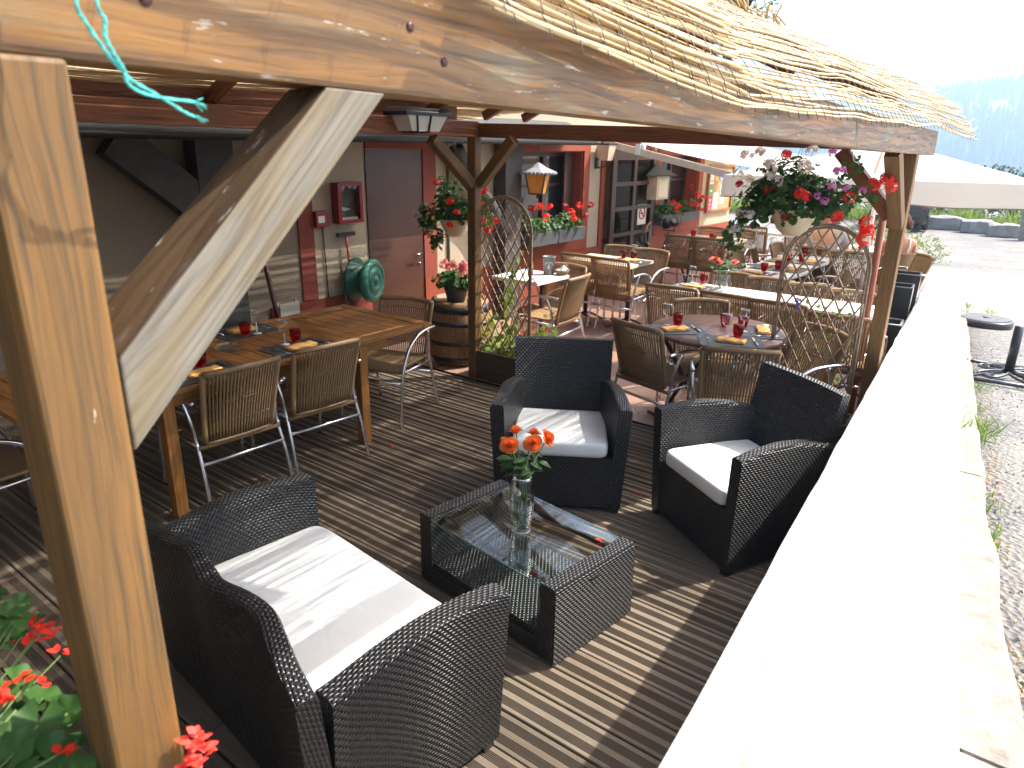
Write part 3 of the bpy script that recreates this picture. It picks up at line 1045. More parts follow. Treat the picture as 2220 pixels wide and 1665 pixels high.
# things on the wall
fr = thing('fire_hose_cabinet', 'red framed glass fire cabinet on the stucco wall beside the brown door', 'fire cabinet', (4.425, YF - .005, 1.465))
m = MB()
for a in (-.125, .125): m.box((a, -.05, 0), (.035, .10, .36))
for b in (-.165, .165): m.box((0, -.05, b), (.215, .10, .032))
m.build('frame', plain('fire_red', (.24, .018, .02), .4, .15), fr)
m = MB(); m.box((0, -.012, 0), (.215, .02, .30)); m.build('back_panel', plain('cabinet_grey', (.16, .16, .14), .6, .4, 8), fr)
m = MB(); m.box((0, -.085, 0), (.215, .004, .30)); m.build('pane', MT['glass'], fr)
m = MB(); m.add([(-.07, -.035, -.03), (.0, -.04, -.05), (.05, -.04, -.06), (-.02, -.035, -.075), (-.075, -.035, -.06)], [(0, 1, 2, 3, 4)], None, False); m.box((0, -.05, -.14), (.2, .05, .02)); m.build('folded_paper', MT['whitecloth'], fr)
al = thing('fire_alarm_box', 'small red fire alarm box with white plate on the stucco wall', 'alarm', (4.13, YF, 1.335))
m = MB(); m.box((0, -.03, 0), (.14, .06, .14)); m.build('case', plain('alarm_red', (.26, .02, .022), .4), al, bevel=.006)
m = MB(); m.box((-.015, -.062, .0), (.07, .006, .06)); m.build('plate', MT['white_top'], al)
m = MB(); m.tube([(4.16, YF - .012, 1.26), (4.17, YF - .012, .9), (4.175, YF - .012, .62), (4.18, YF - .012, .2)], .006, 6)
setp(m.build('wall_cable', MT['cable']), 'thin dark cable running down the wall from the fire alarm box', 'cable')
m = MB(); m.tube([(5.83, YF - .015, 1.98), (5.84, YF - .015, .3)], .014, 6)
setp(m.build('drain_pipe', plain('grey_pipe', (.14, .13, .12), .5)), 'slim grey pipe down the stucco behind the left hanging basket', 'pipe')
sq = thing('squeegee', 'floor squeegee with red handle and black head on the wall above the hose reel', 'squeegee', (4.40, YF - .02, .6))
m = MB(); m.tube([(.06, -.06, -.5), (.02, -.03, .2), (0, -.02, .56)], .011, 8); m.build('handle', plain('red_handle', (.35, .035, .02), .5), sq)
m = MB(); m.box((0, -.02, .58), (.20, .03, .035)); m.build('head', MT['black'], sq)
hr = thing('hose_reel', 'round green wall mounted hose reel beside the brown door', 'hose reel', (4.50, YF, .755))
g1 = plain('hose_reel_green', (.030, .19, .125), .45, .12, 5)
m = MB(); prof = [(0, 0), (.17, 0), (.20, .02), (.205, .05), (.19, .075), (.15, .085), (.145, .075), (.13, .075), (.12, .088), (.07, .095), (.06, .085), (.045, .085), (.035, .10), (0, .102)]
m.lathe(prof, 30); m.build('drum', g1, hr, (0, -.20, 0), (PI / 2, R(8), R(20)))
m = MB(); m.lathe([(0, 0), (.205, 0), (.205, .02), (.15, .04), (.15, .15), (0, .15)], 26); m.build('back_drum', plain('dark_green', (.015, .10, .065), .5), hr, (-.04, -.06, 0), (PI / 2, 0, R(20)))
m = MB(); m.tube(cr([(-.19, -.1, -.08), (-.2, -.1, -.3), (-.19, -.08, -.55), (-.1, -.08, -.73)]), .010, 6); m.build('hose', g1, hr)
ld = thing('folded_ladder', 'small pale folding frame leaning on the wall behind the wooden table', 'frame', (3.70, YF - .12, .0))
m = MB(); m.tube([(-.10, 0, 0), (-.10, .08, .66), (.08, .08, .68), (.14, 0, .0)], .012, 6); m.build('tube_frame', plain('pale_metal', (.35, .33, .3), .5), ld)
m = MB(); m.box((0, .05, .5), (.2, .012, .3)); m.build('panel', plain('pale_panel', (.30, .28, .25), .6), ld)
pr = thing('parasol_pole', 'dark red pole leaning on the wall behind the wooden table', 'pole', (3.42, YF - .2, 0))
m = MB(); m.tube([(.10, -.1, 0), (.0, .1, 1.35)], .022, 8); m.build('shaft', MT['iron'], pr)

# lanterns
ln = thing('hanging_lantern', 'hanging lantern with amber glass and scalloped grey hood before the first window', 'lantern', (6.98, 4.98, 0))
m = MB()
m.lathe([(.0, 1.80), (.03, 1.79), (.10, 1.745), (.21, 1.70), (.215, 1.69), (.20, 1.69), (0, 1.70)], 8, smooth=False)
for k in range(28):
    a = 2 * PI * k / 28; m.lathe([(0, -.018), (.014, -.01), (.016, .012), (0, .014)], 6, (.207 * math.cos(a), .207 * math.sin(a), 1.682))
m.build('hood', plain('grey_hood', (.22, .23, .25), .5, .2, 20), ln)
m = MB(); q = PI / 4
ring = lambda r, z: [(r * math.cos(q + k * PI / 2 + .35), r * math.sin(q + k * PI / 2 + .35), z) for k in range(4)]
m.loft([ring(.165, 1.682), ring(.105, 1.455)], smooth=False); m.build('shade', plain('amber_glass', (.62, .26, .035), .35, .25, 7), ln)
m = MB()
for a, b in zip(ring(.170, 1.684), ring(.108, 1.452)): m.tube([a, b], .008, 6)
for z, r in ((1.684, .17), (1.452, .108)): m.tube(ring(r, z), .008, 6, closed=True)
m.tube([(0, 0, 1.45), (0, 0, 1.40)], .012, 6); m.tube([(0, 0, 1.79), (0, .0, 2.03)], .006, 6)
m.build('frame', MT['black'], ln)
l2 = thing('wall_lantern', 'small cream glass wall lantern on black bracket left of the glazed door', 'lantern', (8.86, YF - .02, 0))
m = MB(); m.loft([[(x * .10, -.14 + y * .10, 2.0) for x, y in ((-1, -1), (1, -1), (1, 1), (-1, 1))], [(x * .065, -.14 + y * .065, 1.80) for x, y in ((-1, -1), (1, -1), (1, 1), (-1, 1))]], smooth=False)
m.build('shade', plain('cream_glass', (.62, .48, .34), .3), l2)
m = MB(); m.tube(cr([(0, -.14, 1.80), (0, -.13, 1.73), (0, -.05, 1.70), (0, .0, 1.74)]), .010, 6); m.build('bracket', MT['black'], l2)
m = MB(); m.box((0, 0.0, 1.76), (.05, .03, .14)); m.build('wall_plate', MT['black'], l2)
m = MB(); m.box((0, -.14, 2.01), (.21, .21, .02)); m.build('cap', MT['black'], l2)
mc = thing('menu_case', 'lit menu case with black pyramid roof beside the glazed door', 'menu case', (10.42, YF - .16, 0))
m = MB(); m.lathe([(0, 1.74), (.34, 1.58), (.34, 1.565), (0, 1.565)], 4, smooth=False); m.build('roof', MT['black'], mc)
m = MB(); m.box((0, 0, 1.39), (.40, .24, .35)); m.build('case', plain('case_cream', (.55, .47, .36), .5), mc)
m = MB(); m.box((0, -.124, 1.39), (.30, .006, .28)); m.build('menu_sheet', plain('menu_paper', (.72, .66, .54), .7, .15, 25), mc)

# notice board
nb = thing('notice_board', 'wooden notice board covered with coloured leaflets near the end of the wall', 'notice board', (13.33, YF - .01, 1.265))
m = MB()
for a in (-.57, .57): m.box((a, -.02, 0), (.045, .05, .83))
for b in (-.40, .40): m.box((0, -.02, b), (1.10, .05, .045))
m.build('frame', MT['teak'], nb)
m = MB(); m.box((0, -.008, 0), (1.10, .016, .76)); m.build('panel', plain('cork_panel', (.42, .27, .13), .9), nb)
def paper(x, z, w_, h_, c, marks):
    m = MB(); m.box((x, -.020, z), (w_, .004, h_)); o = m.build('leaflet', plain('leaflet_paper', c, .7, .04), nb)
    if marks:
        k = MB()
        for (a, b, cc, d) in marks: k.box((x + a * w_, -.0235, z + b * h_), (cc * w_, .002, d * h_))
        k.build('print', plain('leaflet_ink', marks_c, .7), o)
marks_c = (.25, .38, .5)
paper(-.42, .22, .17, .27, (.76, .76, .72), [(0, .36, .8, .10), (0, .1, .6, .02), (0, 0, .6, .02), (0, -.1, .6, .02), (0, -.3, .5, .12)])
marks_c = (.1, .3, .1)
paper(-.20, .25, .13, .22, (.80, .55, .10), [(0, .0, .4, .4)])
marks_c = (.8, .85, .9)
paper(.02, .25, .15, .21, (.20, .32, .60), [(0, 0, .6, .5)])
marks_c = (.8, .8, .75)
paper(-.42, -.03, .17, .12, (.06, .42, .24), [(0, .0, .5, .3)])
marks_c = (.85, .80, .80)
paper(-.43, -.26, .15, .26, (.60, .02, .13), [(0, .30, .55, .05), (-.2, .22, .12, .16), (.0, .22, .12, .16), (.2, .22, .12, .16), (0, .02, .5, .05), (0, -.14, .5, .05), (.2, -.06, .1, .16), (-.2, -.06, .1, .16), (0, -.28, .5, .06), (0, -.38, .12, .2)])
marks_c = (.4, .4, .4)
paper(-.18, -.22, .22, .30, (.80, .80, .77), [(0, .3, .5, .06), (0, .1, .7, .02), (0, 0, .7, .02), (0, -.1, .7, .02)])
paper(.12, -.12, .2, .34, (.78, .78, .78), [(0, .1, .6, .3)])
paper(.37, .05, .22, .30, (.75, .76, .72), [(0, .1, .6, .3)])

# awning over the far windows
aw = thing('awning', 'wide cream canvas awning reaching out from the restaurant wall over the far tables', 'awning', (0, 0, 0))
m = MB()
m.sheet(lambda u, v: Vector((9.05 + 4.6 * u, YF - .05 - 2.3 * v, 2.16 - .42 * v - .05 * math.sin(PI * v))), 16, 10); m.build('canvas', MT['canvas'], aw)
m = MB(); m.beam((9.02, YF - .03, 2.03), (9.04, 2.98, 1.56), .06, .085); m.build('arm', plain('cream_arm', (.62, .52, .38), .4), aw)
m = MB(); m.beam((13.6, YF - .03, 2.05), (13.6, 3.0, 1.60), .06, .085); m.build('arm', plain('cream_arm', (.62, .52, .38), .4), aw)
m = MB(); m.beam((9.0, 3.03, 1.70), (13.7, 3.03, 1.70), .10, .12); m.build('front_bar', plain('cream_bar', (.68, .60, .48), .4), aw)
m = MB(); m.box((9.03, 4.78, 1.95), (.10, .07, .14)); m.lathe([(0, 0), (.03, 0), (.03, .12), (0, .12)], 10, (9.03, 4.72, 1.90)); m.build('elbow_joint', MT['white_top'], aw)
m = MB(); m.tube([(9.0, YF - .06, 2.13), (13.75, YF - .06, 2.13)], .07, 12); m.build('roller', MT['white_top'], aw)

# big square parasol
pa = thing('parasol', 'large square off white parasol with hanging valance behind the right post', 'parasol', (8.9, 1.755, 0), R(8.5))
hw = 1.93 / math.sqrt(2)
m = MB()
def canopy(u, v):
    x, y = (u * 2 - 1) * hw, (v * 2 - 1) * hw
    d = max(abs(x), abs(y)) / hw
    e = min(abs(x), abs(y)) / max(1e-6, max(abs(x), abs(y)))
    z = 2.095 - .365 * d - .047 * math.sin(PI * d) * (1 - e) 
    return Vector((x, y, z))
m.sheet(canopy, 24, 24); m.build('canopy', MT['canvas'], pa)
m = MB()
per = []
for k in range(4):
    a = [(-1, 1), (-1, -1), (1, -1), (1, 1)][k]; b = [(-1, -1), (1, -1), (1, 1), (-1, 1)][k]
    for i in range(16): per.append((hw * (a[0] + (b[0] - a[0]) * i / 16), hw * (a[1] + (b[1] - a[1]) * i / 16)))
V = []; n = len(per)
for i, (x, y) in enumerate(per):
    fl = 1 + .012 * math.sin(i * 1.3)
    V.append((x, y, 1.73)); V.append((x * 1.01 * fl, y * 1.01 * fl, 1.62)); V.append((x * 1.012 * fl, y * 1.012 * fl, 1.515 + .01 * math.sin(i * .9)))
fs = []
for i in range(n):
    j = (i + 1) % n
    fs += [(i * 3, j * 3, j * 3 + 1, i * 3 + 1), (i * 3 + 1, j * 3 + 1, j * 3 + 2, i * 3 + 2)]
m.add(V, fs, None, True); m.build('valance', MT['canvas'], pa)
m = MB(); m.tube([(V[i * 3 + 2][0], V[i * 3 + 2][1], V[i * 3 + 2][2]) for i in range(n)], .006, 5, closed=True); m.build('trim', plain('taupe_trim', (.28, .22, .17), .8), pa)
m = MB(); m.tube([(0, 0, -.01), (0, 0, 2.08)], .024, 12); m.build('mast', MT['white_top'], pa)
m = MB(); m.tube([(5.90, 1.085, -.01), (5.93, 1.10, 1.66)], .027, 12); setp(m.build('wooden_pole', MT['mast']), 'reddish wooden pole standing just behind the right trellis', 'pole')
for k in range(8):
    ang = k * PI / 4; r = hw * (math.sqrt(2) if k % 2 else 1)
    m = MB(); m.beam((0, 0, 2.05), (r * math.cos(ang) * .98, r * math.sin(ang) * .98, 1.70), .018, .022); m.build('rib', MT['mast'], pa)
# ================================================================== WICKER LOUNGE SET
def wicker_arm(side, w0, w1, D, zf=.635, th=.078):
    """side -1/+1; outer half width w0 at the front, w1 at the rear"""
    rings = []
    N = 14
    for i in range(N + 1):
        t = i / N
        y = -.005 + D * t
        xo = w0 + (w1 - w0) * (t ** 1.1)
        zt = zf + .035 * math.sin(PI * min(1, t * 1.05)) - .02 * t * t
        xb = xo - .035                       # tapers in towards the floor
        yb = y + .012 * (1 - t)
        rr = .016
        loop = [(xb, yb, .03), (xo - .001, y, zt - rr), (xo - .005, y, zt - .005), (xo - rr, y, zt), (xo - th + rr, y, zt), (xo - th + .005, y, zt - .005), (xo - th, y, zt - rr), (xb - th + .008, yb, .03)]
        if side < 0: loop = [(-a, b, c) for a, b, c in reversed(loop)]
        rings.append(loop)
    m = MB(); m.loft(rings, smooth=False)
    return m


def superbox(m, cx, cy, z0, sx, sy, h, puff=.02, n=14, e=.16, skew=0.0):
    """soft cushion"""
    def P(u, v, top):
        a = (u * 2 - 1); b = (v * 2 - 1)
        f = lambda t: math.copysign(1 - (1 - abs(t)) ** 1.0, t)
        x, y = f(a) * sx / 2, f(b) * sy / 2
        return x, y
    V = []; U = []; fs = []
    rings = []
    prof = [(.90, 0.0), (.975, .10), (1.0, .30), (1.0, .68), (.985, .86), (.955, .96), (.90, 1.0)]
    K = 44
    def loop(sc, z, zz):
        out = []
        for k in range(K):
            a = 2 * PI * k / K
            c, s_ = math.cos(a), math.sin(a)
            p = .14
            x = math.copysign(abs(c) ** p, c); y = math.copysign(abs(s_) ** p, s_)
            ins = (1 - sc) * .5
            out.append((cx + x * (sx / 2 - ins * .35), cy + y * (sy / 2 - ins * .35), z0 + z * h + .004 * mnoise.noise((x * 3 + cx, y * 3, z * 2)) * zz))
        return out
    rings = [loop(sc, z, 1) for sc, z in prof]
    m.loft(rings, caps=False)
    # domed top
    base = rings[-1]
    L = [base]
    for t in (.80, .55, .28):
        L.append([(cx + (x - cx) * t, cy + (y - cy) * t, z + puff * (1 - t ** 2) + .006 * mnoise.noise((x * 5, y * 5 + cx, t * 3))) for (x, y, z) in base])
    m.loft(L, caps=False)
    c = [L[-1]]; b = len(m.v)
    m.add(L[-1] + [(cx, cy, z0 + h + puff)], [(k, (k + 1) % K, K) for k in range(K)], None, True)


def armchair(label, loc, rz):
    t = thing('wicker_armchair', label, 'armchair', loc, rz, 'black wicker armchairs')
    D = .60
    for s in (-1, 1): wicker_arm(s, .392, .315, D).build('armrest', MT['wicker'], t)
    m = MB(); m.sheet(lambda u, v: Vector((-.30 + .60 * u, .012, .03 + .31 * v)), 1, 1, .60, .31, smooth=False); m.box((0, .05, .18), (.58, .06, .29)); m.build('front_panel', MT['wicker'], t)
    m = MB(); m.box((0, .30, .315), (.54, .50, .045)); m.build('seat_base', MT['black_plastic'], t)
    back(t, .302, .285, .86, .47, .62, .055)
    m = MB(); superbox(m, 0, .272, .338, .545, .545, .088, .016); m.build('seat_cushion', MT['cushion'], t)
    for x, y in ((-.33, .03), (.33, .03), (-.26, .55), (.26, .55)):
        m = MB(); m.box((x, y, .015), (.04, .04, .03)); m.build('foot', MT['black_plastic'], t)
    return t


def back(t, wt, wb, zt, yb, yt, th):
    def pt(u, v, off):
        z = .05 + (zt - .05) * v
        w_ = wb + (wt - wb) * v
        x = (u * 2 - 1) * w_
        y = yb + (yt - yb) * v + .05 * (1 - (u * 2 - 1) ** 2) * min(1, v * 1.5) - .012
        zz = z - (.012 * (1 - (u * 2 - 1) ** 2) if v > .95 else 0)
        return Vector((x, y + off, zz))
    m = MB()
    rings = []
    N = 16
    for i in range(N + 1):
        u = i / N
        r_ = .014
        a = [pt(u, v, 0) for v in (0, .25, .5, .75, .96)] + [pt(u, 1, .004), pt(u, 1.002, .018), pt(u, 1.002, th - .016), pt(u, 1, th - .003)] + [pt(u, v, th) for v in (.96, .6, .3, 0)]
        rings.append(a)
    m.loft(rings, smooth=False)
    return m.build('backrest', MT['wicker'], t)


armchair('black wicker armchair with white cushion facing the sofa, behind the vase of roses', (3.075, 2.0, 0), R(-57.3))
armchair('black wicker armchair half hidden behind the sunlit white wall', (3.225, 1.285, 0), R(-122.9))

# loveseat
sf = thing('wicker_sofa', 'two seat black wicker sofa with one wide white cushion in the foreground', 'sofa', (1.625, 1.80, 0), R(83.9))
for s in (-1, 1): wicker_arm(s, .622, .615, .66, .635, .088).build('armrest', MT['wicker'], sf)
m = MB(); m.box((0, .045, .18), (1.10, .06, .29)); m.build('front_panel', MT['wicker'], sf)
m = MB(); m.box((0, .33, .315), (1.08, .55, .045)); m.build('seat_base', MT['black_plastic'], sf)
# back: two shallow curves meeting in the middle
def sback():
    cs = [(-.62, .700, .68), (-.50, .680, .70), (-.40, .655, .715), (-.27, .622, .725), (-.15, .630, .725), (-.02, .650, .715), (.08, .640, .72), (.22, .622, .725), (.36, .640, .715), (.50, .655, .70), (.62, .668, .68)]
    pts = cr([(x, y, z) for x, y, z in cs], 3)
    m = MB(); rings = []
    for p in pts:
        x, y, z = p
        th = .062
        rings.append([(x * .985, .60, .04), (x * .99, y - .03, .40), (x, y - .004, z - .018), (x, y + .004, z - .004), (x, y + .018, z), (x, y + th - .018, z), (x, y + th - .004, z - .004), (x, y + th, z - .018), (x * .995, y + th - .015, .40), (x * .985, .655, .04)])
    m.loft(rings, smooth=False)
    return m
sback().build('backrest', MT['wicker'], sf)
m = MB(); superbox(m, 0.0, .312, .338, 1.07, .64, .088, .016); m.build('seat_cushion', MT['cushion'], sf)
for x, y in ((-.56, .05), (.56, .05), (-.56, .62), (.56, .62)):
    m = MB(); m.box((x, y, .015), (.045, .045, .03)); m.build('foot', MT['black_plastic'], sf)

# coffee table
ct = thing('coffee_table', 'low black wicker coffee table with clear glass top and lower shelf', 'coffee table', (2.299, 1.669, 0), R(82.0))
def rpanel(x0, x1, y0, y1, z0, z1, r=.014):
    m = MB()
    rings = []
    for i in range(9):
        y = y0 + (y1 - y0) * i / 8
        rings.append([(x0, y, z0), (x0, y, z1 - r), (x0 + r * .3, y, z1 - r * .3), (x0 + r, y, z1), (x1 - r, y, z1), (x1 - r * .3, y, z1 - r * .3), (x1, y, z1 - r), (x1, y, z0)])
    m.loft(rings, smooth=False)
    return m
for x0, x1 in ((-.429, -.345), (.345, .429)): rpanel(x0, x1, -.2575, .2575, .015, .365).build('end_panel', MT['wicker'], ct)
m = MB(); m.box((0, 0, .095), (.69, .49, .05)); m.build('shelf', MT['wicker'], ct)
for y in (-.24, .24):
    m = MB(); m.box((0, y, .05), (.69, .03, .07)); m.build('apron', MT['black_plastic'], ct)
m = MB(); m.box((0, 0, .352), (.686, .515, .008)); m.build('glass_top', MT['table_glass'], ct)
for y in (-.2578, .2578):
    m = MB(); m.box((0, y, .352), (.686, .0014, .0072)); m.build('glass_edge', MT['glass_edge'], ct)
for y in (-.19, .19):
    m = MB(); m.box((0, y, .332), (.69, .02, .02)); m.build('support_bar', MT['black'], ct)
for x, y in ((-.30, -.19), (.30, -.19), (-.30, .19), (.30, .19)):
    m = MB(); m.lathe([(0, 0), (.012, 0), (.012, .004), (0, .005)], 12, (x, y, .3425)); m.build('suction_pad', MT['glass'], ct)
m = MB(); m.box((-.4302, .02, .318), (.0015, .05, .016), axis=1); m.build('label_tag', plain('tag_black', (.02, .02, .02), .3, .3, 80), ct)

# vase with orange roses
VX, VY, VZ = 2.284, 1.673, .3565
va = thing('glass_vase', 'clear glass vase of water standing on the glass coffee table', 'vase', (VX, VY, VZ))
prof = [(.036, .0), (.041, .004), (.046, .05), (.0535, .12), (.055, .165), (.051, .21), (.043, .25), (.039, .262)]
m = MB(); m.lathe([(0, .0)] + prof, 36)
m.lathe([(.0375, .262), (.0415, .25), (.0495, .21), (.0535, .165), (.052, .12), (.0445, .05), (.038, .018), (0, .015)], 36)
m.build('glass_wall', MT['glass'], va)
m = MB(); m.lathe([(0, .016), (.0375, .018), (.0435, .05), (.0508, .12), (.0522, .165), (.0515, .172), (0, .172)], 32); m.build('water', MT['water'], va)
m = MB(); m.tube([(.0385 * math.cos(a), .0385 * math.sin(a), .262) for a in [2 * PI * k / 32 for k in range(32)]], .0013, 6, closed=True); m.tube([(.039 * math.cos(a), .039 * math.sin(a), .003) for a in [2 * PI * k / 32 for k in range(32)]], .003, 6, closed=True)
m.build('rim', plain('glass_rim', (.75, .82, .82), .05, .02), va)


def rose_bloom(m, o, axis, r, seed):
    rng = random.Random(seed)
    axis = Vector(axis).normalized()
    q = axis.to_track_quat('Z', 'Y').to_matrix()
    o = Vector(o)
    for k in range(26):
        f = k / 25
        a0 = k * 2.399
        rad = r * (.10 + .62 * f ** .85)
        hgt = r * (.95 - .30 * f)
        wd = 1.15 - .25 * f
        lean = .12 + .85 * f ** 2.2
        zc = -r * .25 * f
        curl = .28 * f
        jit = rng.uniform(-.1, .1)
        def P(u, v):
            a = a0 + jit + (u - .5) * 2 * wd
            edge = 1 - (abs(u - .5) * 2) ** 3 * .25
            vv = v * edge
            rr = rad * (.35 + .65 * math.sin(min(1, vv) * PI / 2)) + lean * r * .42 * vv ** 2 + curl * r * max(0, vv - .75) * 1.3
            z = zc + hgt * vv - lean * r * .30 * vv ** 2 - curl * r * max(0, vv - .8) * 1.6 + .03 * r * math.sin(u * 9 + k) * vv
            return o + q @ Vector((rr * math.cos(a), rr * math.sin(a), z))
        m.sheet(P, 6, 5)


def leaf_blade(m, base, dirv, up, L, W, fold=.25, curl=.2, n=5):
    base = Vector(base); d = Vector(dirv).normalized(); up = Vector(up)
    sd = d.cross(up)
    sd = sd.normalized() if sd.length > 1e-5 else d.orthogonal().normalized()
    nn = sd.cross(d).normalized()
    V = []; fs = []
    for i in range(n + 1):
        t = i / n
        wv = W * .5 * (math.sin(PI * t ** .8)) ** .75 if 0 < t < 1 else .0005
        c = base + d * (L * t) - nn * (curl * L * t * t)
        V += [c - sd * wv + nn * (fold * wv), c, c + sd * wv + nn * (fold * wv)]
    for i in range(n):
        a = i * 3
        fs += [(a, a + 3, a + 4, a + 1), (a + 1, a + 4, a + 5, a + 2)]
    m.add(V, fs, None, True)


rs = [((2.341, 1.788, .722), (-.55, -.35, .75), .040, 'orange rose facing the camera, lower left of the bouquet'),
      ((2.393, 1.696, .738), (-.62, -.42, .65), .040, 'orange rose facing the camera, lower middle of the bouquet'),
      ((2.447, 1.838, .752), (.1, .3, .9), .036, 'orange rose seen from the side at the back left of the bouquet'),
      ((2.505, 1.772, .738), (.4, .2, .8), .033, 'small orange rose at the back middle, behind the others'),
      ((2.475, 1.662, .748), (.25, -.75, .5), .040, 'orange rose turned to the right side of the bouquet'),
      ((2.395, 1.868, .705), (-.2, .8, .5), .028, 'half hidden orange bud at the left edge of the bouquet')]
for k, (p, ax, r, lab) in enumerate(rs):
    t = thing('rose', lab, 'rose', (VX, VY, VZ), 0, 'orange roses in the vase')
    p = Vector(p) - Vector((VX, VY, VZ))
    m = MB(); rose_bloom(m, p - Vector(ax).normalized() * r * .4, ax, r, k); m.build('bloom', MT['rose'], t)
    foot = Vector((-.022 + .009 * k, .02 - .008 * k, .02))
    neck = Vector((p.x * .16, p.y * .16, .25))
    m = MB(); st = cr([foot, (foot + neck) / 2 + Vector((.004, 0, 0)), neck, (neck + p) / 2 + Vector((0, 0, .015)), p - Vector(ax).normalized() * r * .4], 5)
    m.tube(st, .0026, 6); m.lathe([(0, -.012), (.007, -.004), (.009, .004), (.004, .010)], 8, p - Vector(ax).normalized() * r * .55)
    m.build('stem', MT['stem'], t)
    m = MB(); rng = random.Random(40 + k)
    tgt = [(-.1, .15, .19), (-.12, .05, .20), (.03, -.09, .15), (.06, -.07, .19), (-.05, -.06, .16), (-.05, .17, .20)][k]
    for q in range(5 if k < 5 else 3):
        bp = neck.lerp(p, rng.uniform(.05, .6))
        if q < 2: d = Vector(tgt) * 1.0 - bp * .5 + Vector((rng.uniform(-.04, .04), rng.uniform(-.04, .04), rng.uniform(-.05, .03)))
        else: d = Vector((rng.uniform(-1, .5), rng.uniform(-1, 1), rng.uniform(-.5, .3)))
        dn = d.normalized()
        leaf_blade(m, bp + dn * .012, dn, (rng.uniform(-.4, .1), rng.uniform(-.4, .2), 1), rng.uniform(.055, .085), rng.uniform(.032, .048), .22, .25, 6)
        m.tube([bp, bp + dn * .014], .0012, 5)
    m.build('leaf', MT['leaf_dark'], t)

# fallen petals
for k, (x, y, z, lab, rzv) in enumerate([(3.105, 3.38, .003, 'fallen coral petal on the deck beside the table leg', 0.3), (3.56, 1.735, .004, 'fallen crimson flower on the deck between the two armchairs', 1.1), (2.42, 1.34, .362, 'fallen red petal on the glass table top', 2.0)]):
    m = MB(); rng = random.Random(k)
    for q in range(3 if k == 1 else 2): leaf_blade(m, (rng.uniform(-.004, .004), 0, .001), (math.cos(q * 2.1), math.sin(q * 2.1), .25), (0, 0, 1), .022, .014, .3, .1, 3)
    o = m.build('petal', MT['fl_red'] if k != 1 else MT['fl_dark'], None, (x, y, z), (0, 0, rzv)); setp(o, lab, 'petal', 'fallen petals')

# ================================================================== RATTAN CHAIRS
def make_chair(label, loc, rz, group):
    t = thing('rattan_chair', label, 'chair', loc, rz, group)
    # faces +y
    m = MB()                                            # seat: slightly dished woven slab
    def top(u, v): 
        x = (u * 2 - 1) * (.225 - .012 * v); y = .23 - .43 * v
        return Vector((x, y, .445 - .014 * math.sin(PI * u) * math.sin(PI * v) - .012 * v - .03 * max(0, .12 - v) / .12))
    m.sheet(top, 10, 8, .45, .43, flip=True)
    m.sheet(lambda u, v: top(u, v) - Vector((0, 0, .018)), 10, 8, .45, .43)
    m.tube([top(0, v / 8) - Vector((.0, 0, .009)) for v in range(9)], .012, 8); m.tube([top(1, v / 8) - Vector((0, 0, .009)) for v in range(9)], .012, 8)
    m.tube([top(u / 8, 0) - Vector((0, 0, .010)) for u in range(9)], .013, 8)
    m.build('seat', MT['rattan'], t)
    def bp(u, v):                                        # backrest surface
        z = .40 + .42 * v
        w_ = .205 + .022 * v
        x = (u * 2 - 1) * w_
        y = -.200 - .105 * max(0, v) ** 1.2 - .045 * (1 - (u * 2 - 1) ** 2) * (0.35 + .65 * v)
        return Vector((x, y, z + .010 * (1 - (u * 2 - 1) ** 2) * v))
    m = MB()
    NR = 23
    for k in range(NR):
        u = .03 + .94 * k / (NR - 1)
        m.tube([bp(u, v / 7) for v in range(8)], .0068, 6, us=k * .37, vs=k * .011)
    for v in (.25, .55, .56, .60, .64, .85):             # binding rows and the woven motif
        u0, u1 = (.0, 1.0) if v in (.25, .85) else (.28 + (v - .55) , .72 - (v - .55))
        m.tube([bp(u0 + (u1 - u0) * i / 24, v) + Vector((0, (.006 if i % 2 else -.006), 0)) for i in range(25)], .0035, 5)
    m.build('backrest', MT['rattan_roll'], t)
    m = MB()
    m.tube([bp(0, v / 8) for v in range(9)] , .0155, 8); m.tube([bp(1, v / 8) for v in range(9)], .0155, 8)
    m.tube([bp(u / 12, 1.0) for u in range(13)], .019, 8)
    m.tube([bp(u / 8, -.02) for u in range(9)], .012, 8)
    m.build('back_rim', MT['rattan_roll'], t)
    for s in (-1, 1):
        m = MB()
        path = cr([(.255 * s, .285, .0), (.258 * s, .275, .22), (.262 * s, .245, .42), (.268 * s, .165, .57), (.272 * s, .03, .645), (.272 * s, -.13, .66), (.268 * s, -.245, .652)], 5)
        m.tube(path, .0125, 8, flat=1.0); m.build('front_leg', MT['alu'], t)
        m = MB(); m.tube(cr([(.262 * s, -.30, .0), (.255 * s, -.245, .22), (.248 * s, -.185, .41), (.258 * s, -.165, .53), (.272 * s, -.12, .655)], 4), .0115, 8); m.build('rear_leg', MT['alu'], t)
    m = MB(); m.tube([(-.252, -.228, .285), (.252, -.228, .285)], .011, 8); m.tube([(-.252, .26, .33), (.252, .26, .33)], .010, 8)
    for s in (-1, 1): m.tube([(.250 * s, -.20, .39), (.262 * s, .24, .415)], .010, 8)
    m.build('stretcher', MT['alu'], t)
    m = MB(); m.tube([(-.25, -.203, .375), (.25, -.203, .375)], .013, 8)
    m.build('seat_rail', MT['rattan_roll'], t)
    return t


CH = []
def chair(label, bx_, by_, face, group):
    """bx_,by_: middle of the top of the back; face: heading in degrees the chair looks to"""
    rz = R(face - 90)
    off = Matrix.Rotation(rz, 3, 'Z') @ Vector((0, -.345, 0))
    loc = (bx_ - off.x, by_ - off.y, 0)
    if not CH: CH.append(make_chair(label, loc, rz, group)); return CH[0]
    c = dup(CH[0], loc, rz, label, group); CH.append(c)
    return c


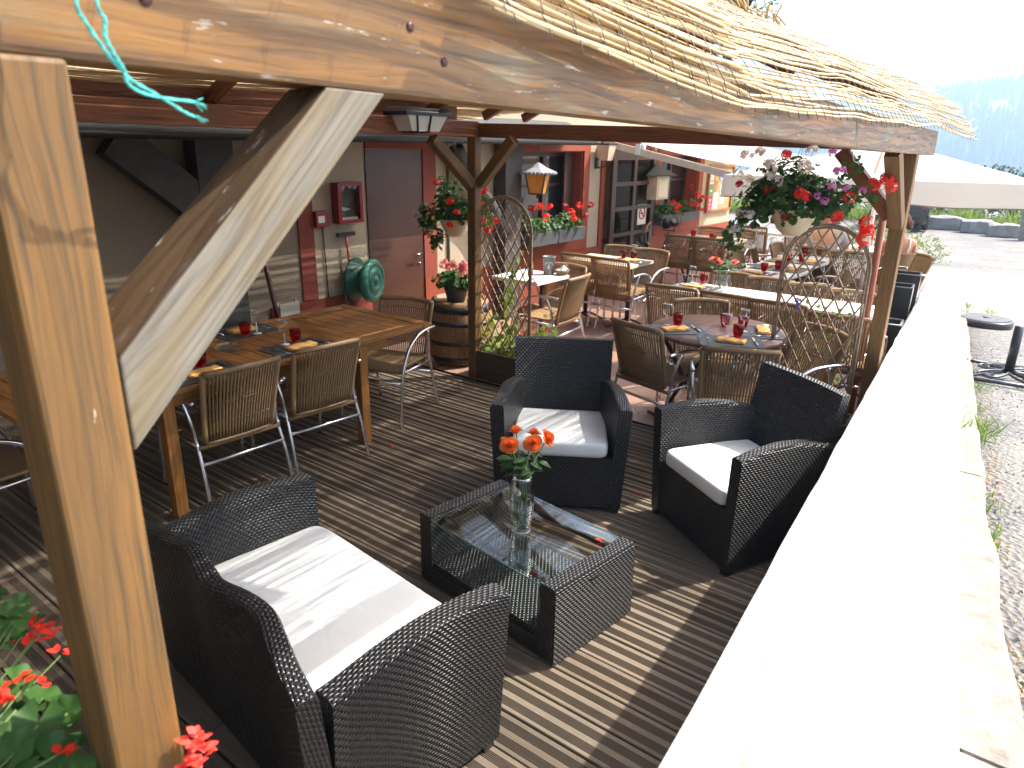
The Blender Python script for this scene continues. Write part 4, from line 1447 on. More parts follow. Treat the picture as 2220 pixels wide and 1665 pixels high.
GD = 'rattan chairs at the wooden table on the deck'
GT = 'rattan chairs on the tiled terrace'
chair('rattan chair seen from behind at the wooden table, next to the big near brace', 2.07, 3.40, 87, GD)
chair('rattan chair seen from behind beside the right near leg of the wooden table', 2.64, 3.385, 84, GD)
chair('rattan chair at the right end of the wooden table, before the barrel', 3.92, 4.02, 197, GD)
chair('rattan chair in deep shade at the far left of the wooden table', .60, 4.05, 0, GD)
chair('rattan chair at the small white table with the wine cooler behind the left trellis', 6.19, 3.99, 180, GT)
chair('rattan chair beside the left trellis, only its curved arm showing', 5.66, 3.50, 95, GT)
chair('left hand near chair of the cream table under the first window', 6.82, 4.31, 0, GT)
chair('right hand near chair of the cream table under the first window', 6.79, 3.88, 0, GT)
chair('right hand far chair of the cream table, nearest the tripod', 7.80, 3.86, 180, GT)
chair('left hand far chair of the cream table, before the glazed door', 7.82, 4.27, 180, GT)
chair('rattan chair to the left of the round table, seen side on', 4.30, 2.24, -15, GT)
chair('rattan chair with its back to the black armchairs at the round table', 4.16, 1.42, 25, GT)
chair('rattan chair on the far side of the round table with a ribbed back', 5.42, 2.24, 215, GT)
chair('rattan chair right of the round table behind the right trellis', 5.10, 1.17, 150, GT)
chair('near left end chair of the white table with the flower vase', 5.76, 2.66, 8, GT)
chair('near middle chair of the white table with the flower vase', 5.75, 2.16, -2, GT)
chair('near chair at the joint of the two white tables, left of the right trellis', 5.72, 1.72, 2, GT)
chair('near chair of the white table behind the right trellis', 5.54, 1.19, 3, GT)
chair('far left chair of the white table with the flower vase', 6.86, 2.48, 180, GT)
chair('far middle chair of the white table with the flower vase', 6.80, 2.12, 180, GT)
chair('far chair behind the left edge of the right trellis', 6.72, 1.72, 180, GT)
chair('far chair behind the middle of the right trellis', 6.66, 1.36, 180, GT)
chair('left near chair of the far wall table, behind the tripod', 9.30, 4.22, 0, GT)
chair('right near chair of the far wall table, right of the tripod', 9.27, 3.82, 0, GT)
chair('far chair of the far wall table under the second window', 10.66, 4.28, 180, GT)
chair('far chair of the far wall table beside the notice board', 10.66, 3.85, 180, GT)
chair('large backed chair at the head of the row of white tables', 9.15, 3.18, -62, GT)
chair('chair on the left of the row of white tables behind the white geranium trail', 8.35, 3.10, -90, GT)
chair('chair behind the white bowl of the hanging basket', 9.45, 2.98, -90, GT)
chair('chair turned to the far right table, in front of the man in grey', 9.25, 1.98, 20, GT)
chair('chair on the right of the row of white tables, seen through the trellis', 8.1, 1.70, 90, GT)
chair('chair sideways to the low wall in front of the woman', 9.55, 1.22, 120, GT)
chair('chair at the farthest table near the end of the terrace', 11.2, 3.9, 0, GT)
chair('chair at the farthest table beside the pot bowl', 11.3, 3.2, 0, GT)
# ================================================================== TABLES
tk = thing('wooden_table', 'long oiled hardwood dining table laid for lunch on the deck', 'table', (2.36, 4.025, 0), R(0.5))
m = MB()
for k in range(9):       # slats across the top, framed
    pass
x0, x1, y0, y1 = -1.31, 1.33, -.485, .485
zt = .75
for (a, b) in ((x0, x0 + .09), (x1 - .09, x1)): m.box(((a + b) / 2, 0, zt - .014), (b - a - .002, y1 - y0, .028))
for (a, b) in ((y0, y0 + .085), (y1 - .085, y1)): m.box(((x0 + x1) / 2, (a + b) / 2, zt - .0145), (x1 - x0 - .184, b - a - .002, .028))
xs = x0 + .092
while xs < x1 - .10:
    wd = .098
    if .60 < xs + wd and xs < .70 - .02 and False: pass
    e = min(xs + wd, x1 - .092)
    m.box(((xs + e) / 2, 0, zt - .015), (e - xs - .004, y1 - y0 - .174, .026))
    xs = e
m.build('tabletop', MT['teak'], tk, bevel=.002, seg=1)
for y in (y0 + .07, y1 - .07):
    m = MB(); m.box((-.02, y, zt - .07), (1.9, .024, .075)); m.build('apron', MT['teak'], tk)
for x in (-.66, .69):
    m = MB(); m.box((x, 0, zt - .07), (.024, y1 - y0 - .2, .075)); m.build('apron', MT['teak'], tk)
for x, y in ((-.665, -.425), (.685, -.425), (-.665, .425), (.685, .425)):
    m = MB(); m.beam((x, y, 0), (x, y, zt - .03), .068, .068, up=(0, 1, 0)); m.build('leg', MT['teak'], tk, bevel=.004)

rt = thing('round_table', 'round dark brown wooden table on crossed iron legs, laid for three', 'table', (4.90, 1.86, 0))
m = MB(); m.lathe([(0, .715), (.46, .715), (.475, .722), (.478, .737), (.47, .748), (0, .75)], 56)
m.v = [(v[0], v[1], v[2]) for v in m.v]
# planar uv for the board grain
m.uv = []
for f in m.f:
    for i in f: m.uv.append((m.v[i][0], m.v[i][1]))
m.build('tabletop', MT['tabletop_dark'], rt)
for s in (-1, 1):
    m = MB()
    for d in (-1, 1):
        m.tube(cr([(.30 * s, -.28 * d, .71), (.27 * s, 0, .40), (.25 * s, .24 * d, .06), (.25 * s, .31 * d, .018), (.25 * s, .40 * d, .016)], 4), .016, 8)
    m.build('leg', MT['iron'], rt, rot=(0, 0, R(-25)))
m = MB(); m.tube([(-.27, 0, .41), (.27, 0, .41)], .012, 8); m.build('stretcher', MT['iron'], rt, rot=(0, 0, R(-25)))


def flat_table(label, loc, sx, sy, rz=0.0, mat='white_top', group='laminate topped tables on the terrace'):
    t = thing('terrace_table', label, 'table', loc, rz, group)
    m = MB(); m.box((0, 0, .732), (sx, sy, .036)); m.build('tabletop', MT[mat], t, bevel=.004)
    for s in (-1, 1):
        m = MB()
        x = s * (sx / 2 - .14) if sx > sy else 0
        y = 0 if sx > sy else s * (sy / 2 - .14)
        m.tube([(x, y, .05), (x, y, .71)], .025, 10)
        for k in range(4):
            a = PI / 4 + k * PI / 2
            m.tube(cr([(x, y, .10), (x + .10 * math.cos(a), y + .10 * math.sin(a), .07), (x + .21 * math.cos(a), y + .21 * math.sin(a), .012), (x + .25 * math.cos(a), y + .25 * math.sin(a), .016)], 3), .013, 6)
        m.tube([(x - .12, y, .708), (x + .12, y, .708)], .012, 6)
        m.build('leg', MT['iron'], t)
        if max(sx, sy) < .75: break
    return t


flat_table('white topped table with a flower vase in the middle of the terrace', (6.29, 2.37, 0), .50, .84, R(1))
flat_table('bare white topped table behind the right trellis, glaring in the sun', (6.31, 1.50, 0), .50, .87, R(2))
flat_table('nearest of the row of white tables, with a glossy pink sheen', (7.72, 2.42, 0), .78, .56, R(-6))
flat_table('middle one of the row of white tables with four red tumblers', (8.52, 2.44, 0), .78, .56, R(-4))
flat_table('far one of the row of white tables, under the basket pot', (9.32, 2.46, 0), .78, .56, R(-3))
flat_table('cream topped table under the first window, half laid', (7.22, 4.12, 0), .60, .84, R(0), 'cream_top')
flat_table('small white table with wine cooler and bread basket behind the left trellis', (5.78, 4.18, 0), .56, .56, R(0))
flat_table('laid table by the wall behind the black tripod', (9.98, 4.05, 0), .62, .86, R(0), 'cream_top')
flat_table('farthest sunlit white table beside the notice board', (11.6, 3.5, 0), .62, .86, R(0))
flat_table('dark edged table in front of the man in grey', (10.45, 2.05, 0), .62, .80, R(5))

# ------------------------------------------------------------------ table settings
PROTO = {}
def proto(name, fn):
    if name not in PROTO: PROTO[name] = fn()
    return PROTO[name]


def put(kind, loc, rz, label, cat, group, fn, z=0.0):
    """fn builds the thing at the origin the first time; later ones are copies"""
    if kind not in PROTO:
        o = fn(); PROTO[kind] = o
        o.location = loc; o.rotation_euler = (0, 0, rz)
        setp(o, label, cat, group)
        return o
    return dup(PROTO[kind], loc, rz, label, group)


def f_mat():
    m = MB(); m.box((0, 0, .0012), (.42, .29, .0024), axis=0)
    m.uv = [(m.v[i][0], m.v[i][1]) for f in m.f for i in f]
    return m.build('placemat', MT['mat'])


def f_napkin():
    m = MB()
    for k in range(3):
        s = 1 - .012 * k; z = .002 + .0055 * k
        rings = []
        for i in range(11):
            x = (-.095 + .19 * i / 10) * s
            w_ = (.046 + .004 * math.sin(i * 1.1 + k)) * s
            dz = .0018 * math.sin(i * .9 + k * 2)
            rings.append([(x, -w_, z + dz), (x, -w_ - .002, z + .0025 + dz), (x, -w_ + .003, z + .0055 + dz), (x, w_ - .01, z + .006 + dz + .002), (x, w_, z + .003), (x, w_ - .003, z)])
        m.loft(rings)
    return m.build('napkin', MT['napkin'])


def f_tumbler():
    t = thing('tumbler', '', 'tumbler')
    m = MB(); m.lathe([(.022, .003), (.026, .004), (.034, .03), (.0375, .06), (.0375, .085), (.036, .090)], 24)
    m.lathe([(.0345, .090), (.0355, .084), (.0355, .06), (.032, .03), (.022, .014), (0, .012)], 24)
    m.build('bowl', MT['red_glass'], t)
    m = MB(); m.lathe([(0, 0), (.024, 0), (.0255, .004), (.023, .010), (0, .012)], 20); m.build('base', plain('pale_pink_glass', (.75, .35, .33), .08, .02), t)
    return t


def f_wine():
    t = thing('wine_glass', '', 'wine glass')
    m = MB(); m.lathe([(0, .072), (.012, .074), (.028, .09), (.034, .115), (.0335, .14), (.031, .158)], 24); m.build('bowl', MT['glass'], t)
    m = MB(); m.tube([(0, 0, .006), (0, 0, .04), (0, 0, .074)], [.006, .0035, .006], 8); m.lathe([(0, 0), (.032, 0), (.032, .002), (.008, .007), (0, .008)], 24)
    m.tube([(.031 * math.cos(a), .031 * math.sin(a), .158) for a in [2 * PI * k / 24 for k in range(24)]], .0008, 5, closed=True)
    m.build('stem', plain('glass_stem', (.62, .64, .64), .05, .02, spec=.8), t)
    return t


def f_fork():
    m = MB(); m.tube([(0, -.09, .004), (0, -.02, .006), (0, .035, .004)], [.0045, .003, .004], 6, flat=.5)
    for x in (-.008, -.0027, .0027, .008): m.tube([(x * .6, .03, .004), (x, .05, .004), (x, .09, .007)], .0016, 4)
    return m.build('fork', MT['steel'])


def f_knife():
    m = MB(); m.beam((0, .0, .004), (0, .11, .004), .016, .002); m.tube([(0, -.10, .006), (0, 0, .006)], [.006, .0055], 8)
    return m.build('knife', MT['steel'])


def setting(x, y, rz, where, z=.7515, mat=True, nap=True, tumbler=(.06, .11), wine=(-.02, .12), cutlery=True, naprot=0.0):
    q = Matrix.Rotation(rz, 3, 'Z')
    P = lambda a, b, c=0: (x + (q @ Vector((a, b, 0))).x, y + (q @ Vector((a, b, 0))).y, z + c)
    if mat: put('placemat', P(0, 0), rz, 'slate grey placemat ' + where, 'placemat', 'slate grey placemats', f_mat)
    if nap: put('napkin', P(0, -.02, .0026), rz + naprot, 'folded apricot napkin ' + where, 'napkin', 'folded napkins', f_napkin)
    if tumbler: put('tumbler', P(*tumbler, .0026), rz, 'red glass tumbler ' + where, 'tumbler', 'red tumblers', f_tumbler)
    if wine: put('wine', P(*wine, .0026), rz, 'clear stemmed wine glass ' + where, 'wine glass', 'wine glasses', f_wine)
    if cutlery:
        put('fork', P(-.15, -.01, .0026), rz, 'steel fork ' + where, 'fork', 'forks', f_fork)
        put('knife', P(.16, .0, .0026), rz, 'steel knife ' + where, 'knife', 'knives', f_knife)


setting(1.98, 3.70, 0.02, 'at the near left place of the wooden table')
setting(2.66, 3.73, 0.02, 'at the near right place of the wooden table')
setting(2.66, 4.34, PI + .02, 'at the far right place of the wooden table')
setting(1.95, 4.34, PI + .02, 'at the far left place of the wooden table')
m = MB(); m.lathe([(0, 0), (.05, 0), (.075, .02), (.078, .035), (.066, .037), (.062, .015), (0, .012)], 20, smooth=False)
setp(m.build('ashtray', MT['glass'], None, (2.33, 4.0, .751)), 'ribbed clear glass bowl in the middle of the wooden table', 'bowl')
setting(4.67, 2.10, R(-48), 'on the left side of the round table', naprot=.2)
setting(4.62, 1.66, R(-62), 'at the near side of the round table', naprot=-.3)
setting(5.02, 1.60, R(30), 'on the right side of the round table', naprot=-.1)
put('tumbler', (5.02, 1.86, .7515), 0, 'lone red glass tumbler near the middle of the round table', 'tumbler', 'red tumblers', f_tumbler)
setting(6.30, 2.66, R(-92), 'at the left end of the white table with the vase', tumbler=(-.02, .22), wine=(-.12, .18))
setting(7.46, 2.52, R(-90), 'at the near left place of the row of white tables', tumbler=(.05, .17), wine=None)
setting(7.95, 2.54, R(180), 'at the second left place of the row of white tables', tumbler=(.05, .13), wine=(-.08, .12))
setting(7.95, 2.28, R(0), 'at the near right place of the row of white tables', tumbler=(-.05, .08), wine=None)
setting(8.55, 2.58, R(180), 'at the third left place of the row of white tables', tumbler=(.05, .09), wine=(-.08, .12))
setting(8.62, 2.29, R(0), 'at the second right place of the row of white tables', tumbler=(.02, .09), wine=(-.08, .12))
setting(9.25, 2.60, R(180), 'at the far left place of the row of white tables', tumbler=(.05, .09), wine=None)
setting(9.40, 2.31, R(0), 'at the far right place of the row of white tables', tumbler=(.02, .09), wine=(-.08, .12))
setting(7.30, 3.88, R(-90), 'at the right end of the cream table under the window', tumbler=(-.16, .12), wine=(-.05, .17), naprot=.9)
put('tumbler', (7.40, 3.90, .7515), 0, 'red glass tumbler at the far edge of the cream table', 'tumbler', 'red tumblers', f_tumbler)
setting(9.85, 4.30, R(-90), 'at the left of the laid table behind the tripod', tumbler=(.0, .10), wine=(.06, .1))
setting(9.88, 3.84, R(-90), 'at the right of the laid table behind the tripod', tumbler=(-.1, -.12), wine=(.06, .1))
put('tumbler', (11.4, 3.42, .7515), 0, 'red glass tumbler on the farthest white table', 'tumbler', 'red tumblers', f_tumbler)
setting(10.35, 2.20, R(180), 'before the man in grey', tumbler=(.05, .09), wine=None)

# vase of mixed flowers on the white table
fv = thing('glass_vase', 'clear bulging glass vase on the white table in the middle of the terrace', 'vase', (6.29, 2.40, .7515))
m = MB(); m.lathe([(0, .002), (.035, .0), (.045, .03), (.058, .09), (.058, .12), (.045, .16), (.05, .185)], 24); m.build('glass_wall', thin_glass('wavy_glass', (.85, .90, .88), .05, 2.0), fv)
m = MB(); m.lathe([(0, .006), (.04, .02), (.052, .08), (.053, .11), (0, .112)], 20); m.build('water', MT['water'], fv)

# on the small table behind the trellis
wc = thing('wine_cooler', 'grey wine cooler with a pale heart on the small white table', 'wine cooler', (5.95, 4.08, .7505))
m = MB(); m.lathe([(0, 0), (.052, 0), (.064, .165), (.070, .175), (.070, .182), (.062, .182), (.058, .165), (0, .16)], 24); m.build('bucket', plain('zinc_grey', (.12, .125, .13), .5, .1, 14), wc)
m = MB()
hp = [(.016 * 16 * math.sin(t) ** 3 / 6, (13 * math.cos(t) - 5 * math.cos(2 * t) - 2 * math.cos(3 * t) - math.cos(4 * t)) * .0027) for t in [2 * PI * k / 28 for k in range(28)]]
ca = math.atan2(-5.95 * 0 - 4.08, -5.95)
V = []
for a, b in hp:
    z = .10 + b; r = .0525 + (.064 - .0525) * z / .165 + .0006
    an = ca + a / r
    V.append((r * math.cos(an), r * math.sin(an), z))
m.add(V, [tuple(range(28))], None, False); m.build('heart', plain('pale_heart', (.42, .42, .40), .7, .3, 60), wc)
bk = thing('bread_basket', 'small wicker bread basket with a white napkin and hoop handle on the small white table', 'basket', (6.02, 3.96, .7505))
m = MB(); m.lathe([(0, 0), (.045, 0), (.075, .05), (.070, .052), (.04, .01), (0, .01)], 18, sx=1.1); m.build('bowl', MT['rattan'], bk)
m = MB(); m.tube([(0, .072 * math.cos(a), .05 + .07 * math.sin(a)) for a in [PI * k / 12 for k in range(13)]], .004, 6); m.build('handle', MT['twig'], bk)
m = MB(); m.sheet(lambda u, v: Vector(((u - .5) * .10, (v - .5) * .09, .045 + .05 * math.exp(-((u - .6) ** 2 + (v - .4) ** 2) * 9) + .01 * math.sin(u * 12 + v * 7))), 10, 10); m.build('paper_napkin', MT['whitecloth'], bk)
bt = thing('oil_bottle', 'small amber oil bottle beside the grey wine cooler', 'bottle', (5.80, 4.20, .7505))
m = MB(); m.lathe([(0, 0), (.028, 0), (.03, .02), (.03, .11), (.012, .15), (.011, .19), (0, .19)], 16); m.build('body', plain('amber_oil', (.22, .10, .02), .12), bt)
m = MB(); m.lathe([(0, .19), (.013, .19), (.013, .215), (0, .216)], 12); m.build('cap', MT['black'], bt)
# ================================================================== PLANTS
def ger_leaf(m, c, nrm, r, n=14, dish=.22, rng=random, mi=0):
    c = Vector(c); nrm = Vector(nrm).normalized()
    a = nrm.orthogonal().normalized(); b = nrm.cross(a)
    t0 = rng.uniform(0, 6.28)
    ca, sa = math.cos(t0), math.sin(t0)
    a, b = a * ca + b * sa, b * ca - a * sa
    V = [c - nrm * (r * dish * .6)]
    for k in range(n):
        t = -PI * .90 + 1.80 * PI * k / (n - 1)
        lob = 1 - .13 * abs(math.sin(t * 3.5))
        rr = r * lob
        V.append(c + a * (rr * math.cos(t)) + b * (rr * math.sin(t)) + nrm * (r * (.10 * math.sin(t * 5 + t0) + dish * .25)))
    m.add(V, [(0, k, k + 1) for k in range(1, n)], None, True, mi)


def floret(m, c, nrm, r, mi=0, rng=random):
    c = Vector(c); nrm = Vector(nrm).normalized()
    a = nrm.orthogonal().normalized(); b = nrm.cross(a)
    t0 = rng.uniform(0, 6.28)
    for k in range(5):
        t = t0 + k * 2 * PI / 5
        d = a * math.cos(t) + b * math.sin(t); s = nrm.cross(d)
        V = [c, c + d * r * .55 - s * r * .33 + nrm * r * .14, c + d * r + nrm * r * .10 - s * r * .2, c + d * r + nrm * r * .10 + s * r * .2, c + d * r * .55 + s * r * .33 + nrm * r * .14]
        m.add(V, [(0, 1, 2), (0, 2, 3), (0, 3, 4)], None, False, mi)


def head(seed, r=.035, n=15, fr=.018):
    rng = random.Random(seed); m = MB()
    for k in range(n):
        z = rng.uniform(-.5, 1); t = rng.uniform(0, 6.28); q = math.sqrt(1 - z * z)
        d = Vector((q * math.cos(t), q * math.sin(t), z))
        floret(m, d * r * rng.uniform(.7, 1.05), d, fr * rng.uniform(.8, 1.15), 0, rng)
    return m


HEADS = {}
def flower_head(par, loc, colour, s=1.0, seed=None):
    key = (colour, (seed if seed is not None else random.randint(0, 2)) % 3)
    if key not in HEADS:
        HEADS[key] = head(len(HEADS) * 7 + 3).build('flower_head', MT[colour], par)
        o = HEADS[key]
    else:
        o = HEADS[key].copy(); C.objects.link(o); o.parent = par
    o.location = loc; o.scale = (s, s, s * random.uniform(.8, 1.0)); o.rotation_euler = (random.uniform(-.7, .7), random.uniform(-.7, .7), random.uniform(0, 6))
    return o


def foliage(m, c, rad, n, lr, seed, bias=(0, 0, .6), shell=.45, nl=11):
    rng = random.Random(seed); c = Vector(c)
    for k in range(n):
        while True:
            d = Vector((rng.uniform(-1, 1), rng.uniform(-1, 1), rng.uniform(-1, 1)))
            if shell < d.length < 1: break
        f = 1 + .35 * mnoise.noise(d * 2.1 + Vector((seed, 0, 0)))
        p = c + Vector((d.x * rad[0], d.y * rad[1], d.z * rad[2])) * f
        nn = d * .8 + Vector(bias) + Vector((rng.uniform(-.6, .6), rng.uniform(-.6, .6), rng.uniform(-.4, .6)))
        ger_leaf(m, p, nn, lr * rng.uniform(.55, 1.2), nl, rng=rng)


def stalk(m, a, b, r=.0016, sag=.02):
    a = Vector(a); b = Vector(b)
    m.tube([a, a.lerp(b, .5) + Vector((0, 0, sag)), b], r, 5)


# ---- right hanging basket (mixed colours)
bk = thing('hanging_basket', 'big hanging basket of white, red and mauve geraniums in a cream bowl', 'hanging basket', (4.80, 1.41, 0))
m = MB(); m.lathe([(0, 1.465), (.05, 1.467), (.09, 1.50), (.125, 1.56), (.142, 1.62), (.146, 1.622), (.146, 1.632), (.138, 1.632), (.12, 1.58), (0, 1.56)], 32); m.build('bowl', MT['pot_cream'], bk)
m = MB()
for k in range(3):
    a = k * 2.09 + .4; m.tube([(.14 * math.cos(a), .14 * math.sin(a), 1.625), (0, 0, 2.035)], .0014, 5)
m.build('hanger', MT['cable'], bk)
m = MB()
foliage(m, (0, .03, 1.70), (.22, .32, .16), 640, .028, 5)
foliage(m, (-.05, .06, 1.82), (.16, .20, .15), 300, .022, 6)
foliage(m, (0, -.22, 1.70), (.14, .17, .11), 170, .026, 7)
foliage(m, (-.1, .22, 1.64), (.12, .12, .12), 150, .025, 8)
rng = random.Random(9)
for k in range(90):          # trailing strand on the left
    t = rng.random()
    p = Vector((-.14 - .04 * t, .24 + .09 * math.sin(t * 2.4), 1.60 - .24 * t)) + Vector((rng.gauss(0, .03), rng.gauss(0, .035), rng.gauss(0, .02)))
    ger_leaf(m, p, (-.7 + rng.gauss(0, .4), rng.gauss(0, .5), .5), .022 * rng.uniform(.6, 1.1), 11, rng=rng)
for (y, z) in ((1.02, 1.89), (1.06, 1.93), (.99, 1.74), (.93, 1.73), (1.04, 1.78), (1.10, 1.84)):
    for q in range(3): ger_leaf(m, (-.16 + rng.gauss(0, .02), y - 1.41 + rng.gauss(0, .02), z + rng.gauss(0, .015)), (-.8, rng.gauss(0, .4), .4), .022, 11, rng=rng)
m.build('foliage', MT['leaf'], bk)
W_ = [(1.687, 1.953), (1.614, 1.974), (1.542, 1.905), (1.527, 1.873), (1.535, 1.831), (1.484, 1.806), (1.33, 1.89), (1.663, 1.802), (1.729, 1.833), (1.68, 1.601), (1.631, 1.593), (1.71, 1.494), (1.604, 1.4), (1.299, 1.99)]
R_ = [(1.451, 1.958), (1.305, 1.716), (1.335, 1.736), (1.055, 1.73), (1.106, 1.613), (.936, 1.81), (.842, 1.797), (.869, 1.843), (.929, 1.551), (.938, 1.595), (.934, 1.506)]
D_ = [(1.722, 1.777), (1.536, 1.746), (1.502, 1.747), (1.402, 1.592)]
V_ = [(1.185, 1.977), (1.143, 1.872), (1.114, 1.883), (1.07, 1.776), (1.161, 1.782), (1.234, 1.728), (1.187, 1.699), (.989, 1.772)]
sm = MB()
for lst, col, s in ((W_, 'fl_white', 1.05), (R_, 'fl_red', .95), (D_, 'fl_dark', .72), (V_, 'fl_mauve', .68)):
    for i, (y, z) in enumerate(lst):
        p = Vector((4.62 - 4.80, y - 1.41, z))
        flower_head(bk, p, col, s * random.uniform(.85, 1.15) * (1.35 if col == 'fl_red' and y < .95 and z < 1.6 else 1), i)
        stalk(sm, p - Vector((0, 0, .01)), (p.x * .3, p.y * .45, 1.66 + (z - 1.66) * .3))
sm.build('stalk', MT['stem'], bk)

# ---- left hanging basket (red)
lb = thing('hanging_basket', 'hanging basket of red ivy geraniums in a cream bowl beside the brown door', 'hanging basket', (5.02, 4.50, 0))
m = MB(); m.lathe([(0, 1.17), (.05, 1.172), (.09, 1.20), (.13, 1.27), (.146, 1.32), (.15, 1.335), (.14, 1.335), (.12, 1.28), (0, 1.26)], 30); m.build('bowl', MT['pot_cream'], lb)
m = MB()
for k in range(3):
    a = k * 2.09; m.tube([(.14 * math.cos(a), .14 * math.sin(a), 1.33), (0, 0, 2.03)], .0014, 5)
m.build('hanger', MT['cable'], lb)
m = MB()
foliage(m, (0, .02, 1.42), (.20, .26, .13), 330, .029, 15)
foliage(m, (0, .10, 1.56), (.12, .14, .16), 150, .027, 16)
foliage(m, (-.04, .32, 1.33), (.10, .10, .14), 110, .028, 17)
foliage(m, (0, -.32, 1.42), (.12, .14, .16), 110, .026, 18)
foliage(m, (-.06, .20, 1.16), (.06, .08, .14), 60, .028, 19)
m.build('foliage', MT['leaf'], lb)
sm = MB()
for i, (y, z) in enumerate([(4.569, 1.662), (4.416, 1.503), (4.335, 1.412), (4.425, 1.292), (4.012, 1.614), (4.073, 1.522), (4.126, 1.394), (4.032, 1.362), (3.954, 1.301), (3.995, 1.274), (3.903, 1.371)]):
    p = Vector((-.17, y - 4.50, z)); flower_head(lb, p, 'fl_red', .95, i); stalk(sm, p, (p.x * .3, p.y * .4, 1.4))
for i, (y, z) in enumerate([(4.721, 1.198), (4.484, 1.193)]):
    p = Vector((-.17, y - 4.50, z)); flower_head(lb, p, 'fl_dark', .8, i); stalk(sm, p, (p.x * .3, p.y * .4, 1.3))
sm.build('stalk', MT['stem'], lb)

# ---- barrel with potted pink flowers
BX, BY = 5.03, 4.47
br = thing('barrel', 'old oak wine barrel with dark iron hoops used as a plant stand', 'barrel', (BX, BY, 0))
m = MB()
prof = [(.26, .0), (.275, .02), (.315, .15), (.33, .30), (.315, .45), (.275, .58), (.262, .60), (.245, .60), (.24, .575), (0, .575)]
m.lathe(prof, 36); m.uv = [(m.v[i][2], math.atan2(m.v[i][1], m.v[i][0]) * .33) for f in m.f for i in f]; m.build('staves', MT['barrel'], br)
for z0, z1 in ((.03, .08), (.20, .235), (.385, .42), (.50, .565)):
    def rb(z):
        for (ra, za), (rb_, zb) in zip(prof, prof[1:]):
            if za <= z <= zb: return ra + (rb_ - ra) * (z - za) / max(1e-6, zb - za) + .004
        return .27
    m = MB(); m.lathe([(rb(z0) - .006, z0), (rb(z0), z0), (rb(z1), z1), (rb(z1) - .006, z1)], 36); m.build('hoop', MT['hoop'], br)
pp = thing('potted_geranium', 'pink geranium in a dark pot standing on the wine barrel', 'potted plant', (4.97, 4.46, .577))
m = MB(); m.lathe([(0, 0), (.08, 0), (.11, .12), (.115, .13), (.10, .13), (0, .11)], 24); m.build('pot', MT['planter_grey'], pp)
m = MB(); foliage(m, (0, 0, .20), (.17, .20, .10), 300, .032, 25); m.build('foliage', MT['leaf'], pp)
for i, (y, z) in enumerate([(4.489, .958), (4.432, .922), (4.342, .915), (4.122, .961), (4.089, .923), (4.063, .885), (4.512, .926), (4.38, .95), (4.30, .93), (4.22, .94)]):
    flower_head(pp, (4.85 - 4.97, max(-.2, y - 4.46), z - .577), 'fl_pink', 1.05, i)
rp = thing('flower_pot', 'small terracotta saucer and pot on the right side of the barrel top', 'flower pot', (4.98, 4.24, .577))
m = MB(); m.lathe([(0, 0), (.06, 0), (.075, .05), (.065, .052), (0, .03)], 20); m.build('pot', plain('terracotta', (.36, .13, .07), .8), rp)

# ---- planters with willow trellises
def trellis(label, X, ya, yb, zb, zt, par_group, dens=.085, splay=0.0, rod=.0062):
    """arched willow trellis in the plane x = X"""
    t = thing('willow_trellis', label, 'trellis', (X, (ya + yb) / 2, 0), 0, par_group)
    hw_ = abs(yb - ya) / 2
    def half(z): 
        zc = zt - hw_
        if z <= zc: return hw_ * (1 - splay * (zc - z) / (zc - zb) * -1)
        return math.sqrt(max(0, hw_ ** 2 - (z - zc) ** 2))
    zc = zt - hw_
    m = MB()
    for off in (0, .016):
        h = hw_ - off
        pts = [(0, -h * (1 + splay), zb), (0, -h * (1 + splay * .5), (zb + zc) / 2), (0, -h, zc)] + [(0.006 * (off > 0), -h * math.cos(a), zc + h * math.sin(a)) for a in [PI * k / 18 for k in range(1, 18)]] + [(0, h, zc), (0, h * (1 + splay * .5), (zb + zc) / 2), (0, h * (1 + splay), zb)]
        m.tube(pts, rod * 1.25, 7)
    m.build('arch_frame', MT['twig'], t)
    for sgn, nm in ((1, 'lattice'), (-1, 'lattice')):
        m = MB()
        k = -6.0
        lo, hi = zb - 2 * hw_ * 1.9, zt + 2 * hw_ * 1.9
        z0 = lo
        while z0 < hi:
            pts = []
            for i in range(41):
                y = -hw_ * 1.1 + 2.2 * hw_ * i / 40
                z = z0 + sgn * 1.72 * y
                if zb + .01 <= z <= zt and abs(y) < half(z) - .004:
                    pts.append((.004 * sgn + .003 * math.sin(i), y + .003 * math.sin(z * 19 + z0 * 7), z))
            if len(pts) >= 2: m.tube(pts, rod, 6)
            z0 += dens * 1.75
        m.build(nm, MT['twig'], t)
    return t


p1 = thing('planter_box', 'dark weathered wooden planter box under the left trellis', 'planter', (4.84, 3.70, 0))
m = MB()
for x in (-.15, .15): m.box((x, 0, .12), (.03, .68, .26))
for y in (-.34, .34): m.box((0, y, .12), (.27, .03, .26))
m.build('box', MT['planter_wood'], p1, bevel=.003)
m = MB(); m.box((0, 0, .20), (.27, .65, .05)); m.build('soil', plain('potting_soil', (.05, .03, .02), .95, .4, 50), p1)
m = MB(); rng = random.Random(3)
for k in range(150):
    p = Vector((rng.uniform(-.12, .12), rng.uniform(-.32, .32), .24 + rng.random() ** 2 * .30))
    ger_leaf(m, p, (rng.uniform(-1, .3), rng.uniform(-1, .5), rng.uniform(.2, 1)), rng.uniform(.018, .042), 9, rng=rng)
for k in range(70):         # vine climbing the lattice
    t = rng.random(); p = Vector((-.06 + rng.gauss(0, .02), .02 - .10 * t + rng.gauss(0, .04), .3 + .85 * t))
    ger_leaf(m, p, (-.8, rng.gauss(0, .5), rng.uniform(0, .8)), rng.uniform(.016, .030), 9, rng=rng)
